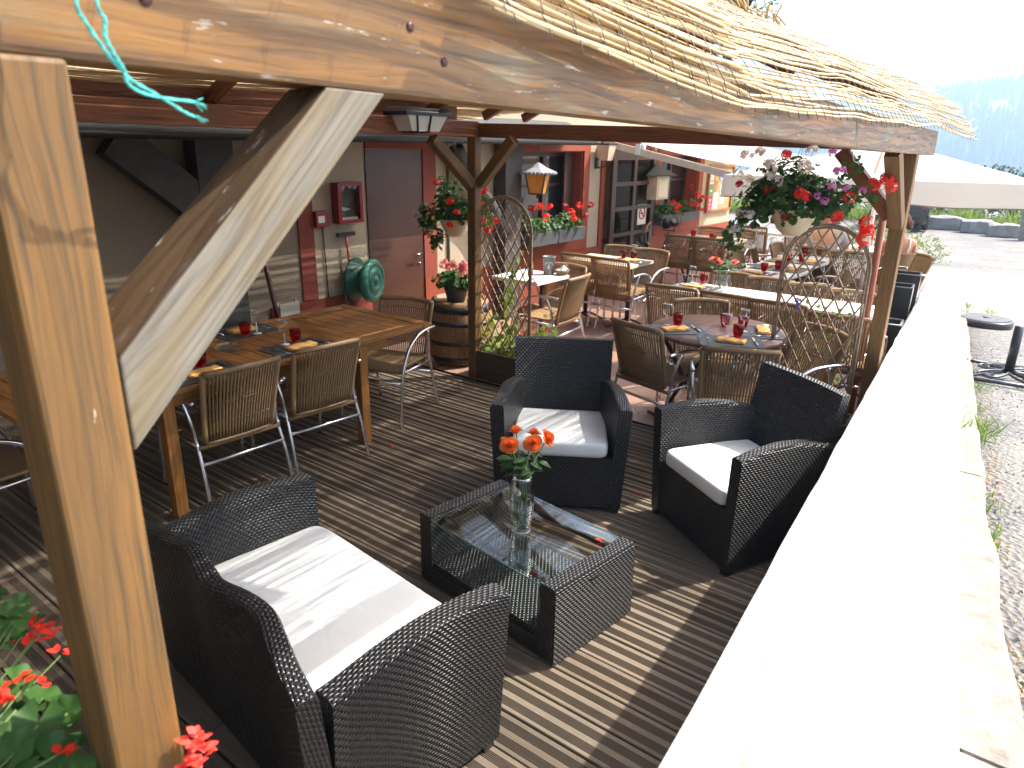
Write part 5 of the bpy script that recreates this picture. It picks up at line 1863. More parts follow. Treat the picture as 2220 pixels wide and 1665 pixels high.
for k in range(26): ger_leaf(m, (rng.uniform(-.05, .1), -.34 + rng.gauss(0, .05), .44 + rng.gauss(0, .05)), (-.4, -.5, .8), rng.uniform(.02, .036), 9, rng=rng)
m.build('foliage', MT['leaf_lime'], p1)
m = MB()
for k in range(9): floret(m, (rng.uniform(-.1, .1), rng.uniform(-.32, -.1), rng.uniform(.28, .62)), (-.6, -.4, .5), .022, 0, rng)
for k in range(12): floret(m, (rng.uniform(-.08, .1), -.33 + rng.gauss(0, .05), .45 + rng.gauss(0, .05)), (-.6, -.4, .5), .010, 1, rng)
for k in range(9): floret(m, (rng.uniform(-.1, .0), -.24 + rng.gauss(0, .03), .90 + rng.gauss(0, .02)), (-.6, -.4, .5), .014, 1, rng)
m.build('blossom', [plain('nasturtium_red', (.70, .09, .02), .6), MT['fl_mauve']], p1)
trellis('arched willow trellis glinting in the sun beside the barrel post', 4.76, 4.02, 3.44, .17, 1.59, 'willow trellises', .080)
p2 = thing('planter_box', 'dark planter box under the right trellis, mostly hidden by the armchair', 'planter', (4.96, 1.22, 0))
m = MB()
for x in (-.13, .13): m.box((x, 0, .13), (.03, .62, .26))
for y in (-.31, .31): m.box((0, y, .13), (.23, .03, .26))
m.build('box', MT['planter_wood'], p2, bevel=.003)
m = MB()
for k in range(60): ger_leaf(m, (rng.uniform(-.12, .1), rng.uniform(-.3, .12), .25 + rng.random() ** 2 * .28), (rng.uniform(-1, .3), rng.uniform(-1, .5), rng.uniform(.2, 1)), rng.uniform(.014, .026), 9, rng=rng)
for k in range(26): ger_leaf(m, (-.07 + rng.gauss(0, .015), rng.uniform(-.25, .1), rng.uniform(.5, 1.15)), (-.8, rng.gauss(0, .5), rng.uniform(0, .8)), rng.uniform(.010, .018), 8, rng=rng)
m.build('foliage', MT['leaf_lime'], p2)
m = MB()
for k in range(5): floret(m, (-.09, .11 + rng.gauss(0, .012), 1.02 + rng.gauss(0, .025)), (-.8, -.2, .4), .014, 0, rng)
m.build('blossom', plain('violet_petal', (.12, .06, .42), .6), p2)
trellis('arched willow trellis standing in the light before the far white table', 4.90, 1.47, .925, .15, 1.54, 'willow trellises', .086, .02)

# ---- window boxes
def window_box(label, x0, x1, zb, zt, fl, seed):
    t = thing('window_box', label, 'window box', ((x0 + x1) / 2, 5.17, 0), 0, 'window boxes on the restaurant wall')
    w_ = x1 - x0
    for s in (-1, 1):
        m = MB()
        c = s * w_ / 4; a = w_ / 4 - .006
        m.loft([[(c - a, -.09, zt), (c + a, -.09, zt), (c + a, .10, zt), (c - a, .10, zt)], [(c - a * .97, -.07, zb), (c + a * .97, -.07, zb), (c + a * .97, .10, zb), (c - a * .97, .10, zb)]], smooth=False)
        m.build('trough', MT['planter_grey'], t)
    m = MB()
    for i in range(int(w_ / .22)):
        foliage(m, (-w_ / 2 + .12 + i * .22, 0, zt + .07), (.16, .13, .12), 75, .036, seed + i, (0, -.4, .5), .3, 9)
    m.build('foliage', MT['leaf'], t)
    sm = MB()
    for i, (x, z) in enumerate(fl):
        flower_head(t, (x - (x0 + x1) / 2, -.14, z), 'fl_red' if i % 3 else 'fl_dark', 1.35, i); stalk(sm, (x - (x0 + x1) / 2, -.13, z), (x - (x0 + x1) / 2, 0, zt))
    sm.build('stalk', MT['stem'], t)


window_box('grey window box of red geraniums under the first window, below the lantern', 7.00, 8.26, .81, .97, [(6.94, 1.28), (7.11, 1.30), (7.30, 1.28), (7.66, 1.26), (7.80, 1.19), (7.99, 1.26), (8.25, 1.25), (7.24, 1.16), (7.85, 1.11), (8.13, 1.12)], 50)
window_box('grey window box of red geraniums under the second window, above the tripod', 10.52, 11.96, .81, .96, [(11.37, 1.36), (11.66, 1.24), (11.94, 1.18), (11.77, 1.13), (10.73, 1.16), (10.97, 1.09), (11.39, 1.09), (11.61, 1.08), (11.78, .99), (12.01, .96), (10.89, 1.04)], 70)

# ---- near trough of geraniums at the lower left
ng = thing('geranium_trough', 'trough of long stalked red geraniums left of the nearest post', 'potted plant', (.05, 1.0, 0))
m = MB()
m.loft([[(-.45, -.10, .92), (.20, -.10, .92), (.20, .10, .92), (-.45, .10, .92)], [(-.46, -.12, 1.08), (.21, -.12, 1.08), (.21, .12, 1.08), (-.46, .12, 1.08)]], smooth=False); m.build('trough', MT['planter_grey'], ng)
m = MB()
for x in (-.36, .1): m.tube([(x, -.02, -.05), (x, -.02, .93)], .014, 8); 
m.build('stand', MT['black'], ng)
rng = random.Random(77)
m = MB(); sm = MB()
LP = [((.309, 1.271, 1.254), .030), ((.335, 1.366, 1.176), .030), ((.29, 1.25, 1.235), .032), ((.279, 1.232, 1.27), .03), ((.229, 1.048, 1.272), .040), ((.253, 1.035, 1.236), .038), ((.223, .96, 1.256), .046), ((.257, .955, 1.253), .032), ((.262, .945, 1.243), .028), ((.205, .893, 1.25), .05), ((.183, .927, 1.26), .04), ((.228, .86, 1.235), .036),
      ((.19, .99, 1.23), .042), ((.20, 1.02, 1.20), .036), ((.245, .93, 1.21), .034), ((.23, .90, 1.19), .038), ((.17, .93, 1.20), .04), ((.175, .88, 1.23), .034), ((.21, .955, 1.18), .036), ((.30, 1.33, 1.25), .02)]
for (p, r) in LP:
    p = Vector(p) - Vector((.05, 1.0, 0))
    ger_leaf(m, p, (-.25 + rng.gauss(0, .3), -.35 + rng.gauss(0, .3), .9), r * .72, 27, .3, rng)
    for q in range(2): ger_leaf(m, p + Vector((rng.gauss(-.02, .03), rng.gauss(-.01, .03), rng.uniform(-.06, -.01))), (rng.gauss(-.2, .4), rng.gauss(-.3, .4), .9), r * rng.uniform(.45, .75), 27, .3, rng)
    stalk(sm, p - Vector((0, 0, .005)), (p.x * .3 - .03, p.y * .3 - .03, 1.10), .0017, .04)
for k in range(60):
    p = Vector((rng.uniform(-.5, .12), rng.uniform(-.12, .12), rng.uniform(1.10, 1.22)))
    ger_leaf(m, p, (rng.gauss(0, .4), rng.gauss(0, .4), .9), rng.uniform(.025, .045), 20, .3, rng)
m.build('foliage', MT['leaf'], ng)
sm2 = MB()
for k, (p, n_) in enumerate([((.334, 1.354, 1.152), 4), ((.382, 1.43, 1.087), 9), ((.338, 1.341, 1.136), 4), ((.229, 1.035, 1.268), 2), ((.24, 1.03, 1.272), 3), ((.33, 1.197, 1.172), 2), ((.202, .994, 1.287), 5), ((.223, .874, 1.262), 3), ((.25, 1.10, 1.20), 3), ((.36, 1.40, 1.10), 4)]):
    p = Vector(p) - Vector((.05, 1.0, 0))
    f = MB()
    for q in range(n_):
        o_ = p + Vector((rng.gauss(0, .010), rng.gauss(0, .010), rng.gauss(0, .008)))
        leaf_blade(f, o_, (rng.gauss(0, 1), rng.gauss(0, 1), rng.gauss(.2, .5)), (0, 0, 1), .017, .012, .2, .1, 3)
        leaf_blade(f, o_, (rng.gauss(0, 1), rng.gauss(0, 1), rng.gauss(.2, .5)), (0, 0, 1), .015, .011, .2, .1, 3)
    f.build('blossom', MT['fl_red'], ng)
    stalk(sm, p, (p.x * .2, p.y * .2 - .05, 1.12), .0015, .05)
for k in range(14):
    a = Vector((rng.uniform(-.15, .05), rng.uniform(-.14, .0), 1.12)); b = Vector((rng.uniform(.10, .23), rng.uniform(-.16, .05), rng.uniform(1.20, 1.27)))
    stalk(sm, a, b, .0019, .03)
sm.build('stalk', MT['stem'], ng)
rg = thing('geranium_spike', 'single coral red geranium spike poking up at the bottom right of the nearest post', 'flower', (.30, .775, 0))
f = MB()
for q in range(46):
    t = rng.random()
    leaf_blade(f, (.040 + rng.gauss(0, .010) * (1.3 - t), rng.gauss(0, .010) * (1.3 - t), 1.205 + .055 * t), (rng.gauss(0, 1), rng.gauss(0, 1), rng.uniform(.2, 1)), (0, 0, 1), .016, .011, .2, .1, 3)
f.build('bloom', plain('coral_petal', (.85, .06, .04), .6), rg)
f = MB(); stalk(f, (.04, 0, 1.21), (.0, -.05, .95), .002); f.build('stalk', MT['stem'], rg)

# ---- bouquet on the white table
for k, (x, y, z, col, lab) in enumerate([(-.03, .07, .30, 'fl_red', 'orange bloom in the vase on the white table'), (-.03, .03, .275, 'fl_pink', 'deep pink bloom in the vase on the white table, middle one'), (-.01, -.10, .29, 'fl_pink', 'large pale pink bloom in the vase on the white table, right one'), (.06, .13, .285, 'fl_pink', 'pink bloom at the back left of the vase on the white table')]):
    t = thing('cut_flower', lab, 'flower', (6.29, 2.40, .7515), 0, 'cut flowers in the vase on the white table')
    m = MB(); rose_bloom(m, (x, y, z - .02), (-.4, 0, .9), .035, k); m.build('bloom', [plain('orange_petal', (.80, .15, .03), .6), MT['fl_pink'], MT['fl_pink'], MT['fl_pink']][k], t)
    m = MB(); m.tube(cr([(x * .2, y * .2, .02), (x * .5, y * .5, .18), (x, y, z - .03)]), .003, 6); m.build('stem', MT['stem'], t)
    m = MB(); rng = random.Random(k)
    for q in range(11):
        b_ = Vector((x * .6 + rng.gauss(0, .03), y * .6 + rng.gauss(0, .04), rng.uniform(.17, .28)))
        leaf_blade(m, b_, (rng.gauss(0, 1), rng.gauss(0, 1), rng.uniform(-.4, .5)), (0, 0, 1), rng.uniform(.05, .08), .04, .2, .2, 4)
    m.build('leaf', MT['leaf'], t)
# ================================================================== LAMPS AND THINGS
tl = thing('ceiling_lamp', 'black and white bulkhead lamp under the rear beam of the pergola', 'lamp', (3.99, 3.93, 2.16))
m = MB(); m.loft([[(x * .20, y * .10, .075) for x, y in ((-1, -1), (1, -1), (1, 1), (-1, 1))], [(x * .235, y * .12, .045) for x, y in ((-1, -1), (1, -1), (1, 1), (-1, 1))], [(x * .235, y * .12, .02) for x, y in ((-1, -1), (1, -1), (1, 1), (-1, 1))]], smooth=False); m.build('housing', MT['black'], tl)
m = MB(); m.loft([[(x * .20, y * .10, .02) for x, y in ((-1, -1), (1, -1), (1, 1), (-1, 1))], [(x * .14, y * .075, -.085) for x, y in ((-1, -1), (1, -1), (1, 1), (-1, 1))]], smooth=False); m.build('diffuser', plain('frosted_diffuser', (.62, .64, .62), .4, .03), tl)
m = MB()
for x in (-.09, .02): m.tube([(x * 1.3, -.104, .03), (x, -.082, -.09), (x, .08, -.09), (x * 1.3, .104, .03)], .009, 6)
m.build('guard', MT['black'], tl)

tp = thing('tripod_light', 'black studio spotlight on a tripod standing by the far wall table', 'tripod', (10.05, 4.74, 0))
for k in range(3):
    a = k * 2.094 + .9
    m = MB(); m.tube([(.03 * math.cos(a), .03 * math.sin(a), .70), (.20 * math.cos(a), .20 * math.sin(a), .36), (.33 * math.cos(a), .33 * math.sin(a), .0)], [.020, .018, .012], 8); m.build('leg', MT['black'], tp)
m = MB(); m.tube([(0, 0, .25), (0, 0, .78)], .017, 8); m.lathe([(0, .66), (.045, .67), (.045, .72), (0, .73)], 12)
m.tube([(.0, -.09, .92), (0, -.09, .80), (0, .09, .80), (0, .09, .92)], .009, 6); m.build('column', MT['black'], tp)
m = MB(); m.lathe([(0, -.10), (.07, -.10), (.085, -.06), (.07, .06), (.09, .10), (.075, .10), (0, .06)], 16); m.build('spotlight', MT['black_plastic'], tp, (0, 0, .92), (R(80), 0, R(60)))
m = MB(); m.lathe([(0, 0), (.055, 0), (0, .004)], 14); m.build('lens', MT['pane'], tp, (-.05, -.085, .93), (R(80), 0, R(-30)))

for k, (x, y, lab) in enumerate([(8.06, 1.24, 'tall black square planter pot by the low wall, nearer one'), (8.95, 1.31, 'tall black square planter pot by the low wall, farther one')]):
    t = thing('square_pot', lab, 'planter', (x, y, 0), R(6), 'black pots along the low wall')
    m = MB(); q = lambda r, z: [(r, -r, z), (r, r, z), (-r, r, z), (-r, -r, z)]
    m.loft([q(.12, 0), q(.135, .70), q(.115, .70), q(.11, .63)], smooth=False); m.build('shell', MT['black_plastic'], t)
    m = MB(); m.tube(q(.127, .703), .008, 6, closed=True); m.build('rim', plain('grey_rim', (.22, .22, .22), .4), t)
t = thing('square_pot', 'low black pot just showing over the low wall', 'planter', (6.95, 1.12, 0), R(6), 'black pots along the low wall')
m = MB(); m.loft([q(.13, 0), q(.14, .55), q(.115, .55), q(.11, .5)], smooth=False); m.build('shell', MT['black_plastic'], t)
m = MB(); m.tube(q(.127, .553), .008, 6, closed=True); m.build('rim', plain('grey_rim_b', (.22, .22, .22), .4), t)

def zo(x): return zout(x) + .0
# parasol bases on the asphalt
b1 = thing('parasol_stand', 'round black ribbed parasol base lying on the asphalt beside the wall', 'parasol stand', (8.45, .47, zo(8.45) - .03), 0)
m = MB(); m.lathe([(0, 0), (.235, 0), (.24, .01), (.24, .065), (.225, .075), (0, .078)], 44); m.build('disc', MT['black_plastic'], b1)
m = MB()
for k in range(26):
    y = -.205 + k * .0164; h = math.sqrt(max(0, .212 ** 2 - y * y))
    for (a, b) in ((-h, -.03), (.03, h)):
        if b - a > .02 and (abs(y) < .03 or k % 1 == 0):
            if abs(y) < .03: m.box(((a + b) / 2, y, .080), (b - a, .006, .006), axis=0)
    if abs(y) >= .03: m.box((0, y, .080), (2 * h, .006, .006), axis=0)
m.build('rib_pattern', plain('dusty_grey', (.30, .32, .36), .5, .2, 30), b1, rot=(0, 0, R(40)))
m = MB(); m.lathe([(.018, .075), (.034, .075), (.032, .09), (.018, .09)], 18); m.build('socket', MT['black_plastic'], b1)
b2 = thing('parasol_stand', 'ornate square cast iron parasol base with scroll work on the asphalt', 'parasol stand', (5.62, .12, zo(5.62) - .02), R(4))
m = MB(); s_ = .24
m.tube([(-s_, -s_, .03), (s_, -s_, .03), (s_, s_, .03), (-s_, s_, .03)], .014, 8, closed=True, flat=1.3)
for k in range(4):
    a = k * PI / 2; q_ = Matrix.Rotation(a, 3, 'Z')
    for d in (-1, 1):
        m.tube([q_ @ Vector(p) for p in cr([(.03, 0, .05), (.11, .03 * d, .045), (.17, .085 * d, .04), (.145, .14 * d, .04), (.10, .12 * d, .04), (.12, .08 * d, .04)], 4)], .010, 6)
        m.tube([q_ @ Vector(p) for p in cr([(.02, .02 * d, .05), (.13, .13 * d, .045), (.22, .22 * d, .035)], 4)], .010, 6)
m.build('scroll_frame', plain('worn_iron', (.10, .11, .125), .35, .3, 30, .6), b2)
m = MB(); m.tube([(.0, 0, .04), (0, 0, .36)], .028, 14); m.build('tube', MT['black'], b2)

# weeds along the kerb (uncountable)
m = MB(); rng = random.Random(21)
for (cx, cy, n, h, sp) in ((3.95, .17, 120, .10, .10), (5.15, .26, 50, .04, .10), (2.62, .0, 14, .06, .05), (2.95, .03, 16, .05, .05), (8.9, .72, 70, .09, .06), (9.9, .78, 40, .08, .06), (9.6, .50, 36, .06, .10), (4.6, .21, 30, .04, .06)):
    for k in range(n):
        x = cx + rng.gauss(0, sp); y = cy + rng.gauss(0, sp * .45)
        leaf_blade(m, (x, y, zo(x) - .03), (rng.gauss(0, .55), rng.gauss(0, .55), 1), (rng.gauss(0, 1), rng.gauss(0, 1), .2), h * rng.uniform(.5, 1.3), .007, .1, .35, 4)
setp(m.build('weeds', leafmat('weed_blade', (.13, .22, .04), .35, .4)), 'tufts of green weeds along the edge of the kerb', 'weeds', None, 'stuff')
m = MB()
for k in range(520):
    x = rng.uniform(1.2, 6.0); y = -.10 + .1075 * (x - 1.68) - .03 + rng.gauss(0, .03) - (.02 * (2.6 - x) if x < 2.6 else 0)
    if mnoise.noise((x * 3, 0, 9)) < -.05: continue
    leaf_blade(m, (x, y, zo(x) - .03), (rng.gauss(0, 1), rng.gauss(0, 1), rng.uniform(0, .45)), (0, 0, 1), rng.uniform(.015, .05), .004, .1, .2, 3)
setp(m.build('dry_grass', leafmat('straw_blade', (.34, .22, .09), .2, .4)), 'dead grass and leaf litter along the kerb edge', 'litter', None, 'stuff')
m = MB()
for k in range(900):
    x = rng.uniform(1.2, 7.0); y = -.12 + .1075 * (x - 1.68) - rng.random() ** 1.3 * .9
    r = rng.uniform(.003, .010)
    zz = zo(x) - .033
    a = rng.uniform(0, 6)
    m.add([(x + r * math.cos(a), y + r * math.sin(a), zz), (x + r * math.cos(a + 2), y + r * math.sin(a + 2), zz), (x + r * math.cos(a + 4.1), y + r * math.sin(a + 4.1), zz), (x, y, zz + r * .9)], [(0, 1, 3), (1, 2, 3), (2, 0, 3)], None, False)
setp(m.build('gravel', plain('grey_gravel', (.26, .25, .24), .9, .5, 200)), 'loose grey grit scattered on the asphalt', 'gravel', None, 'stuff')

# ================================================================== PEOPLE
def skin_body(name, verts, edges, radii, mat, par, sub=2):
    me = bpy.data.meshes.new(name); me.from_pydata(verts, edges, [])
    o = bpy.data.objects.new(name, me); C.objects.link(o)
    if par: o.parent = par
    me.materials.append(mat)
    md = o.modifiers.new('skin', 'SKIN'); md.use_smooth_shade = True
    if not me.skin_vertices:
        me.attributes  # the skin layer is added below
    bm = __import__('bmesh').new(); bm.from_mesh(me)
    lay = bm.verts.layers.skin.verify()
    for i, v in enumerate(bm.verts):
        r = radii[i]; v[lay].radius = r if isinstance(r, tuple) else (r, r); v[lay].use_root = (i == 0)
    bm.to_mesh(me); bm.free()
    s_ = o.modifiers.new('sub', 'SUBSURF'); s_.levels = sub; s_.render_levels = sub
    return o


def hand(par, wrist, d, palm_n, mat, rng, curl=.5):
    wrist = Vector(wrist); d = Vector(d).normalized(); nn = Vector(palm_n).normalized(); s_ = d.cross(nn).normalized()
    V = [wrist, wrist + d * .045, wrist + d * .085]; E_ = [(0, 1), (1, 2)]; Rr = [(.024, .018), (.036, .014), (.038, .012)]
    skin_body('hand', [tuple(v) for v in V], E_, Rr, mat, par, 1)
    for k, (off, L) in enumerate(((-.030, .062), (-.010, .072), (.010, .068), (.029, .054))):
        b = wrist + d * .088 + s_ * off
        p = [b - d * .02, b, b + d * L * .45 + nn * L * .16 * curl, b + d * L * .75 + nn * L * .45 * curl, b + d * L * .9 + nn * L * .8 * curl]
        skin_body('finger', [tuple(v) for v in p], [(i, i + 1) for i in range(4)], [.009, .0095, .009, .008, .007], mat, par, 1)
    b = wrist + d * .03 - s_ * .034
    p = [b + s_ * .012, b - s_ * .012 + d * .015, b - s_ * .024 + d * .04 + nn * .01, b - s_ * .022 + d * .064 + nn * .022]
    skin_body('thumb', [tuple(v) for v in p], [(0, 1), (1, 2), (2, 3)], [.011, .011, .0095, .008], mat, par, 1)


# woman with her back to the camera, seated in a tub chair
wx, wy = 10.0, 1.62
cw = thing('tub_chair', 'wide backed wicker tub chair holding the woman with auburn hair', 'chair', (wx, wy, 0), R(-55))
m = MB()
def tub(u, v, off=0.0):
    a = -PI * .12 + PI * 1.24 * u
    r = .27 + .055 * v - off
    top = .80 - .16 * abs(u * 2 - 1) ** 2
    return Vector((r * 1.05 * math.cos(a), -r * math.sin(a) + .04, .10 + (top - .10) * v))
m.sheet(lambda u, v: tub(u, v), 30, 10, 1.1, .7); m.sheet(lambda u, v: tub(u, v, .03), 30, 10, 1.1, .7, flip=True)
m.tube([(tub(i / 30, 1) + tub(i / 30, 1, .03)) / 2 for i in range(31)], .020, 8)
m.build('shell', MT['rattan'], cw)
m = MB(); m.lathe([(0, .40), (.25, .40), (.26, .42), (.25, .44), (0, .45)], 24); m.build('seat', MT['rattan'], cw)
for a in (.8, 2.3, 3.9, 5.5):
    m = MB(); m.tube([(.22 * math.cos(a), .22 * math.sin(a), 0), (.2 * math.cos(a), .2 * math.sin(a), .4)], .014, 6); m.build('leg', MT['alu'], cw)
pw = thing('person', 'woman with auburn bun and white strapped top, her back to the camera', 'person', (wx, wy, 0), R(-55))
# pelvis, spine, neck, head ; arms ; legs. she faces +y
V = [(0, .0, .50), (0, -.02, .68), (0, -.03, .86), (0, -.01, .97), (0, .015, 1.06),
     (-.16, -.01, .93), (-.21, .06, .72), (-.16, .26, .66), (.16, -.01, .93), (.21, .06, .72), (.16, .26, .66),
     (-.10, .04, .47), (-.12, .40, .48), (-.12, .44, .10), (-.12, .54, .05), (.10, .04, .47), (.12, .40, .48), (.12, .44, .10), (.12, .54, .05)]
E_ = [(0, 1), (1, 2), (2, 3), (3, 4), (2, 5), (5, 6), (6, 7), (2, 8), (8, 9), (9, 10), (0, 11), (11, 12), (12, 13), (13, 14), (0, 15), (15, 16), (16, 17), (17, 18)]
Rr = [(.15, .11), (.125, .09), (.135, .085), .052, .05, .055, .042, .03, .055, .042, .03, .08, .062, .042, .03, .08, .062, .042, .03]
skin_body('body', V, E_, Rr, MT['skin'], pw)
m = MB()
hc = Vector((0, .02, 1.135))
m.lathe([(0, -.115), (.04, -.108), (.062, -.075), (.075, -.02), (.078, .03), (.066, .08), (.035, .108), (0, .115)], 20, hc, sx=.95, sy=1.12)
m.tube([hc + Vector((0, .084, .0)), hc + Vector((0, .104, -.022)), hc + Vector((0, .088, -.03))], [.008, .011, .010], 6)
for s in (-1, 1): m.lathe([(0, -.028), (.010, -.02), (.012, .01), (0, .026)], 8, hc + Vector((.076 * s, 0, -.01)))
for s in (-1, 1): m.lathe([(0, -.008), (.010, 0), (0, .008)], 8, hc + Vector((.028 * s, .076, .008)))
m.tube([hc + Vector((-.02, .078, -.058)), hc + Vector((0, .083, -.057)), hc + Vector((.02, .078, -.058))], .006, 6)
m.build('head', MT['skin'], pw)
m = MB()
rng = random.Random(6)
m.lathe([(0, -.05), (.074, -.05), (.088, -.01), (.090, .04), (.078, .09), (.042, .122), (0, .13)], 24, hc + Vector((0, -.016, .002)), sx=.98, sy=1.0)
m.lathe([(0, -.05), (.035, -.04), (.052, 0), (.04, .04), (0, .052)], 16, hc + Vector((.03, -.115, .01)))
for k in range(60):
    a = rng.uniform(0, 6.28); b = rng.uniform(-.04, .11); r = .088 * math.sqrt(max(.05, 1 - (b / .135) ** 2))
    p = hc + Vector((r * math.cos(a), -.016 + r * math.sin(a), b)); m.tube([p, p.lerp(hc + Vector((.03, -.10, .01)), .5) + Vector((rng.gauss(0, .008), rng.gauss(0, .006) - .012, rng.gauss(0, .008)))], .004, 4)
m.build('hair', MT['hair'], pw)
m = MB(); m.lathe([(0, -.02), (.03, -.02), (.035, 0), (.03, .02), (0, .02)], 12, hc + Vector((.05, -.105, -.03))); m.build('hair_tie', MT['black'], pw)
V2 = [(0, .0, .47), (0, -.02, .66), (0, -.03, .79)]
skin_body('tank_top', V2, [(0, 1), (1, 2)], [(.158, .118), (.134, .098), (.138, .092)], MT['whitecloth'], pw)
m = MB()
for s in (-1, 1): m.tube(cr([(.055 * s, -.123, .78), (.075 * s, -.118, .88), (.088 * s, -.075, .965), (.085 * s, -.01, .985), (.075 * s, .06, .93)], 4), .012, 6, flat=.5)
m.build('strap', MT['whitecloth'], pw)
skin_body('trousers', [(0, .0, .47), (-.10, .06, .47), (-.12, .40, .48), (-.12, .44, .14), (.10, .06, .47), (.12, .40, .48), (.12, .44, .14)], [(0, 1), (1, 2), (2, 3), (0, 4), (4, 5), (5, 6)], [(.155, .12), .09, .072, .052, .09, .072, .052], MT['bluecloth'], pw)
for s in (-1, 1): hand(pw, (.16 * s, .26, .66), (-.3 * s, .9, .1), (0, 0, -1), MT['skin'], rng)

# man in grey leaning over his table
mx, my = 9.62, 2.42
pm = thing('person', 'man in a loose grey shirt leaning on his table behind the trellis', 'person', (mx, my, 0), R(-78))
V = [(0, .0, .50), (0, .02, .70), (0, .09, .90), (0, .15, 1.02), (0, .19, 1.10),
     (-.19, .10, .97), (-.27, .22, .80), (-.20, .42, .79), (.19, .10, .97), (.27, .22, .80), (.20, .42, .79),
     (-.10, .04, .47), (-.14, .42, .48), (-.14, .44, .10), (-.14, .56, .05), (.10, .04, .47), (.14, .42, .48), (.14, .44, .10), (.14, .56, .05)]
Rr = [(.16, .12), (.15, .11), (.165, .105), .06, .055, .065, .045, .032, .065, .045, .032, .09, .07, .048, .034, .09, .07, .048, .034]
E_ = [(0, 1), (1, 2), (2, 3), (3, 4), (2, 5), (5, 6), (6, 7), (2, 8), (8, 9), (9, 10), (0, 11), (11, 12), (12, 13), (13, 14), (0, 15), (15, 16), (16, 17), (17, 18)]
skin_body('body', V, E_, Rr, MT['skin'], pm)
skin_body('shirt', [(0, .0, .48), (0, .02, .70), (0, .09, .91), (-.19, .10, .975), (-.26, .20, .83), (.19, .10, .975), (.26, .20, .83)], [(0, 1), (1, 2), (2, 3), (3, 4), (2, 5), (5, 6)], [(.185, .145), (.175, .13), (.175, .115), .078, .07, .078, .07], MT['greyshirt'], pm)
skin_body('trousers', [(0, .0, .46), (-.10, .06, .47), (-.14, .42, .48), (-.14, .44, .14), (.10, .06, .47), (.14, .42, .48), (.14, .44, .14)], [(0, 1), (1, 2), (2, 3), (0, 4), (4, 5), (5, 6)], [(.165, .125), .10, .08, .058, .10, .08, .058], MT['bluecloth'], pm)
hc = Vector((0, .23, 1.19))
m = MB()
m.lathe([(0, -.12), (.045, -.112), (.066, -.078), (.078, -.02), (.081, .03), (.068, .085), (.036, .112), (0, .12)], 20, hc, sx=.95, sy=1.14)
m.tube([hc + Vector((0, .09, .0)), hc + Vector((0, .112, -.024)), hc + Vector((0, .094, -.032))], [.008, .012, .011], 6)
for s in (-1, 1):
    m.lathe([(0, -.03), (.011, -.02), (.013, .01), (0, .028)], 8, hc + Vector((.079 * s, 0, -.01))); m.lathe([(0, -.008), (.010, 0), (0, .008)], 8, hc + Vector((.03 * s, .082, .008)))
m.tube([hc + Vector((-.022, .084, -.06)), hc + Vector((0, .089, -.059)), hc + Vector((.022, .084, -.06))], .006, 6)
m.build('head', MT['skin'], pm)
m = MB(); m.lathe([(0, -.03), (.078, -.03), (.090, .02), (.08, .085), (.043, .122), (0, .13)], 22, hc + Vector((0, -.018, .004))); m.build('hair', plain('brown_hair', (.07, .032, .018), .6, .4, 50), pm)
for s in (-1, 1): hand(pm, (.20 * s, .42, .79), (-.4 * s, .9, .0), (0, 0, -1), MT['skin'], rng)
chair('chair carrying the man in the grey shirt', mx - .28, my + .06, -12, GT)

# ================================================================== CAR, HEDGE, HILLS
ZF = -.52
car = thing('parked_car', 'glossy black hatchback parked beyond the terrace, tail lights towards the camera', 'car', (26.3, 4.45, ZF + .02), R(7))
body = plain('black_car_paint', (.010, .011, .014), .12, .1, 3, spec=.8)
m = MB()
# profile stations along x (0 rear .. 4.1 front): z low, half width, z shoulder, z roof, half width roof
st = [(0.0, .42, .62, .80, .82, .55), (.06, .30, .78, .92, .98, .66), (.25, .22, .85, .95, 1.18, .66), (.7, .20, .88, .93, 1.43, .60), (1.3, .20, .89, .92, 1.48, .60), (2.2, .20, .89, .90, 1.44, .60), (2.9, .20, .88, .88, 1.06, .66), (3.5, .22, .85, .80, .84, .70), (4.0, .30, .74, .66, .68, .60), (4.1, .40, .60, .58, .60, .50)]
rings = []
for (x, zl, w_, zs, zrf, wr) in st:
    half = [(w_ * .92, zl), (w_, zl + .10), (w_ * 1.01, (zl + zs) / 2), (w_ * .97, zs), (wr + .06, zs + (zrf - zs) * .55), (wr, zrf - .02), (wr * .6, zrf)]
    rings.append([(x, a, b) for a, b in half] + [(x, -a, b) for a, b in reversed(half)])
m.loft(rings); m.build('body', body, car)
m = MB()
m.add([(.275, -.60, 1.00), (.275, .60, 1.00), (.60, .52, 1.36), (.60, -.52, 1.36)], [(0, 1, 2, 3)], None, False)
m.v = [(v[0] - .035, v[1], v[2] + .01) for v in m.v]
m.build('rear_window', MT['pane'], car)
for s in (-1, 1):
    m = MB(); m.loft([[(.02, s * .50, .86), (.02, s * .70, .90), (.02, s * .70, .72), (.02, s * .54, .74)], [(.16, s * .70, .88), (.20, s * .88, .92), (.20, s * .88, .76), (.16, s * .72, .74)]], smooth=False)
    m.build('tail_light', plain('tail_red', (.65, .05, .025), .15, .3, 12), car)
    m = MB(); m.tube([(2.75, s * .84, .96), (2.75, s * 1.0, .99)], .02, 6); m.lathe([(0, -.09), (.08, -.06), (.09, 0), (.07, .07), (0, .09)], 12, (2.73, s * 1.06, 1.03), sx=.7); m.build('wing_mirror', body, car)
    for x in (.72, 3.30):
        m = MB(); m.lathe([(.20, -.09), (.29, -.10), (.315, -.06), (.315, .06), (.29, .10), (.20, .09)], 26); w1 = m.build('wheel', MT['black_plastic'], car, (x, s * .80, .31), (PI / 2, 0, 0))
        m = MB(); m.lathe([(0, -.07), (.19, -.085), (.20, -.06), (.20, .06), (.19, .085), (0, .07)], 20); m.build('rim', MT['alu'], w1)
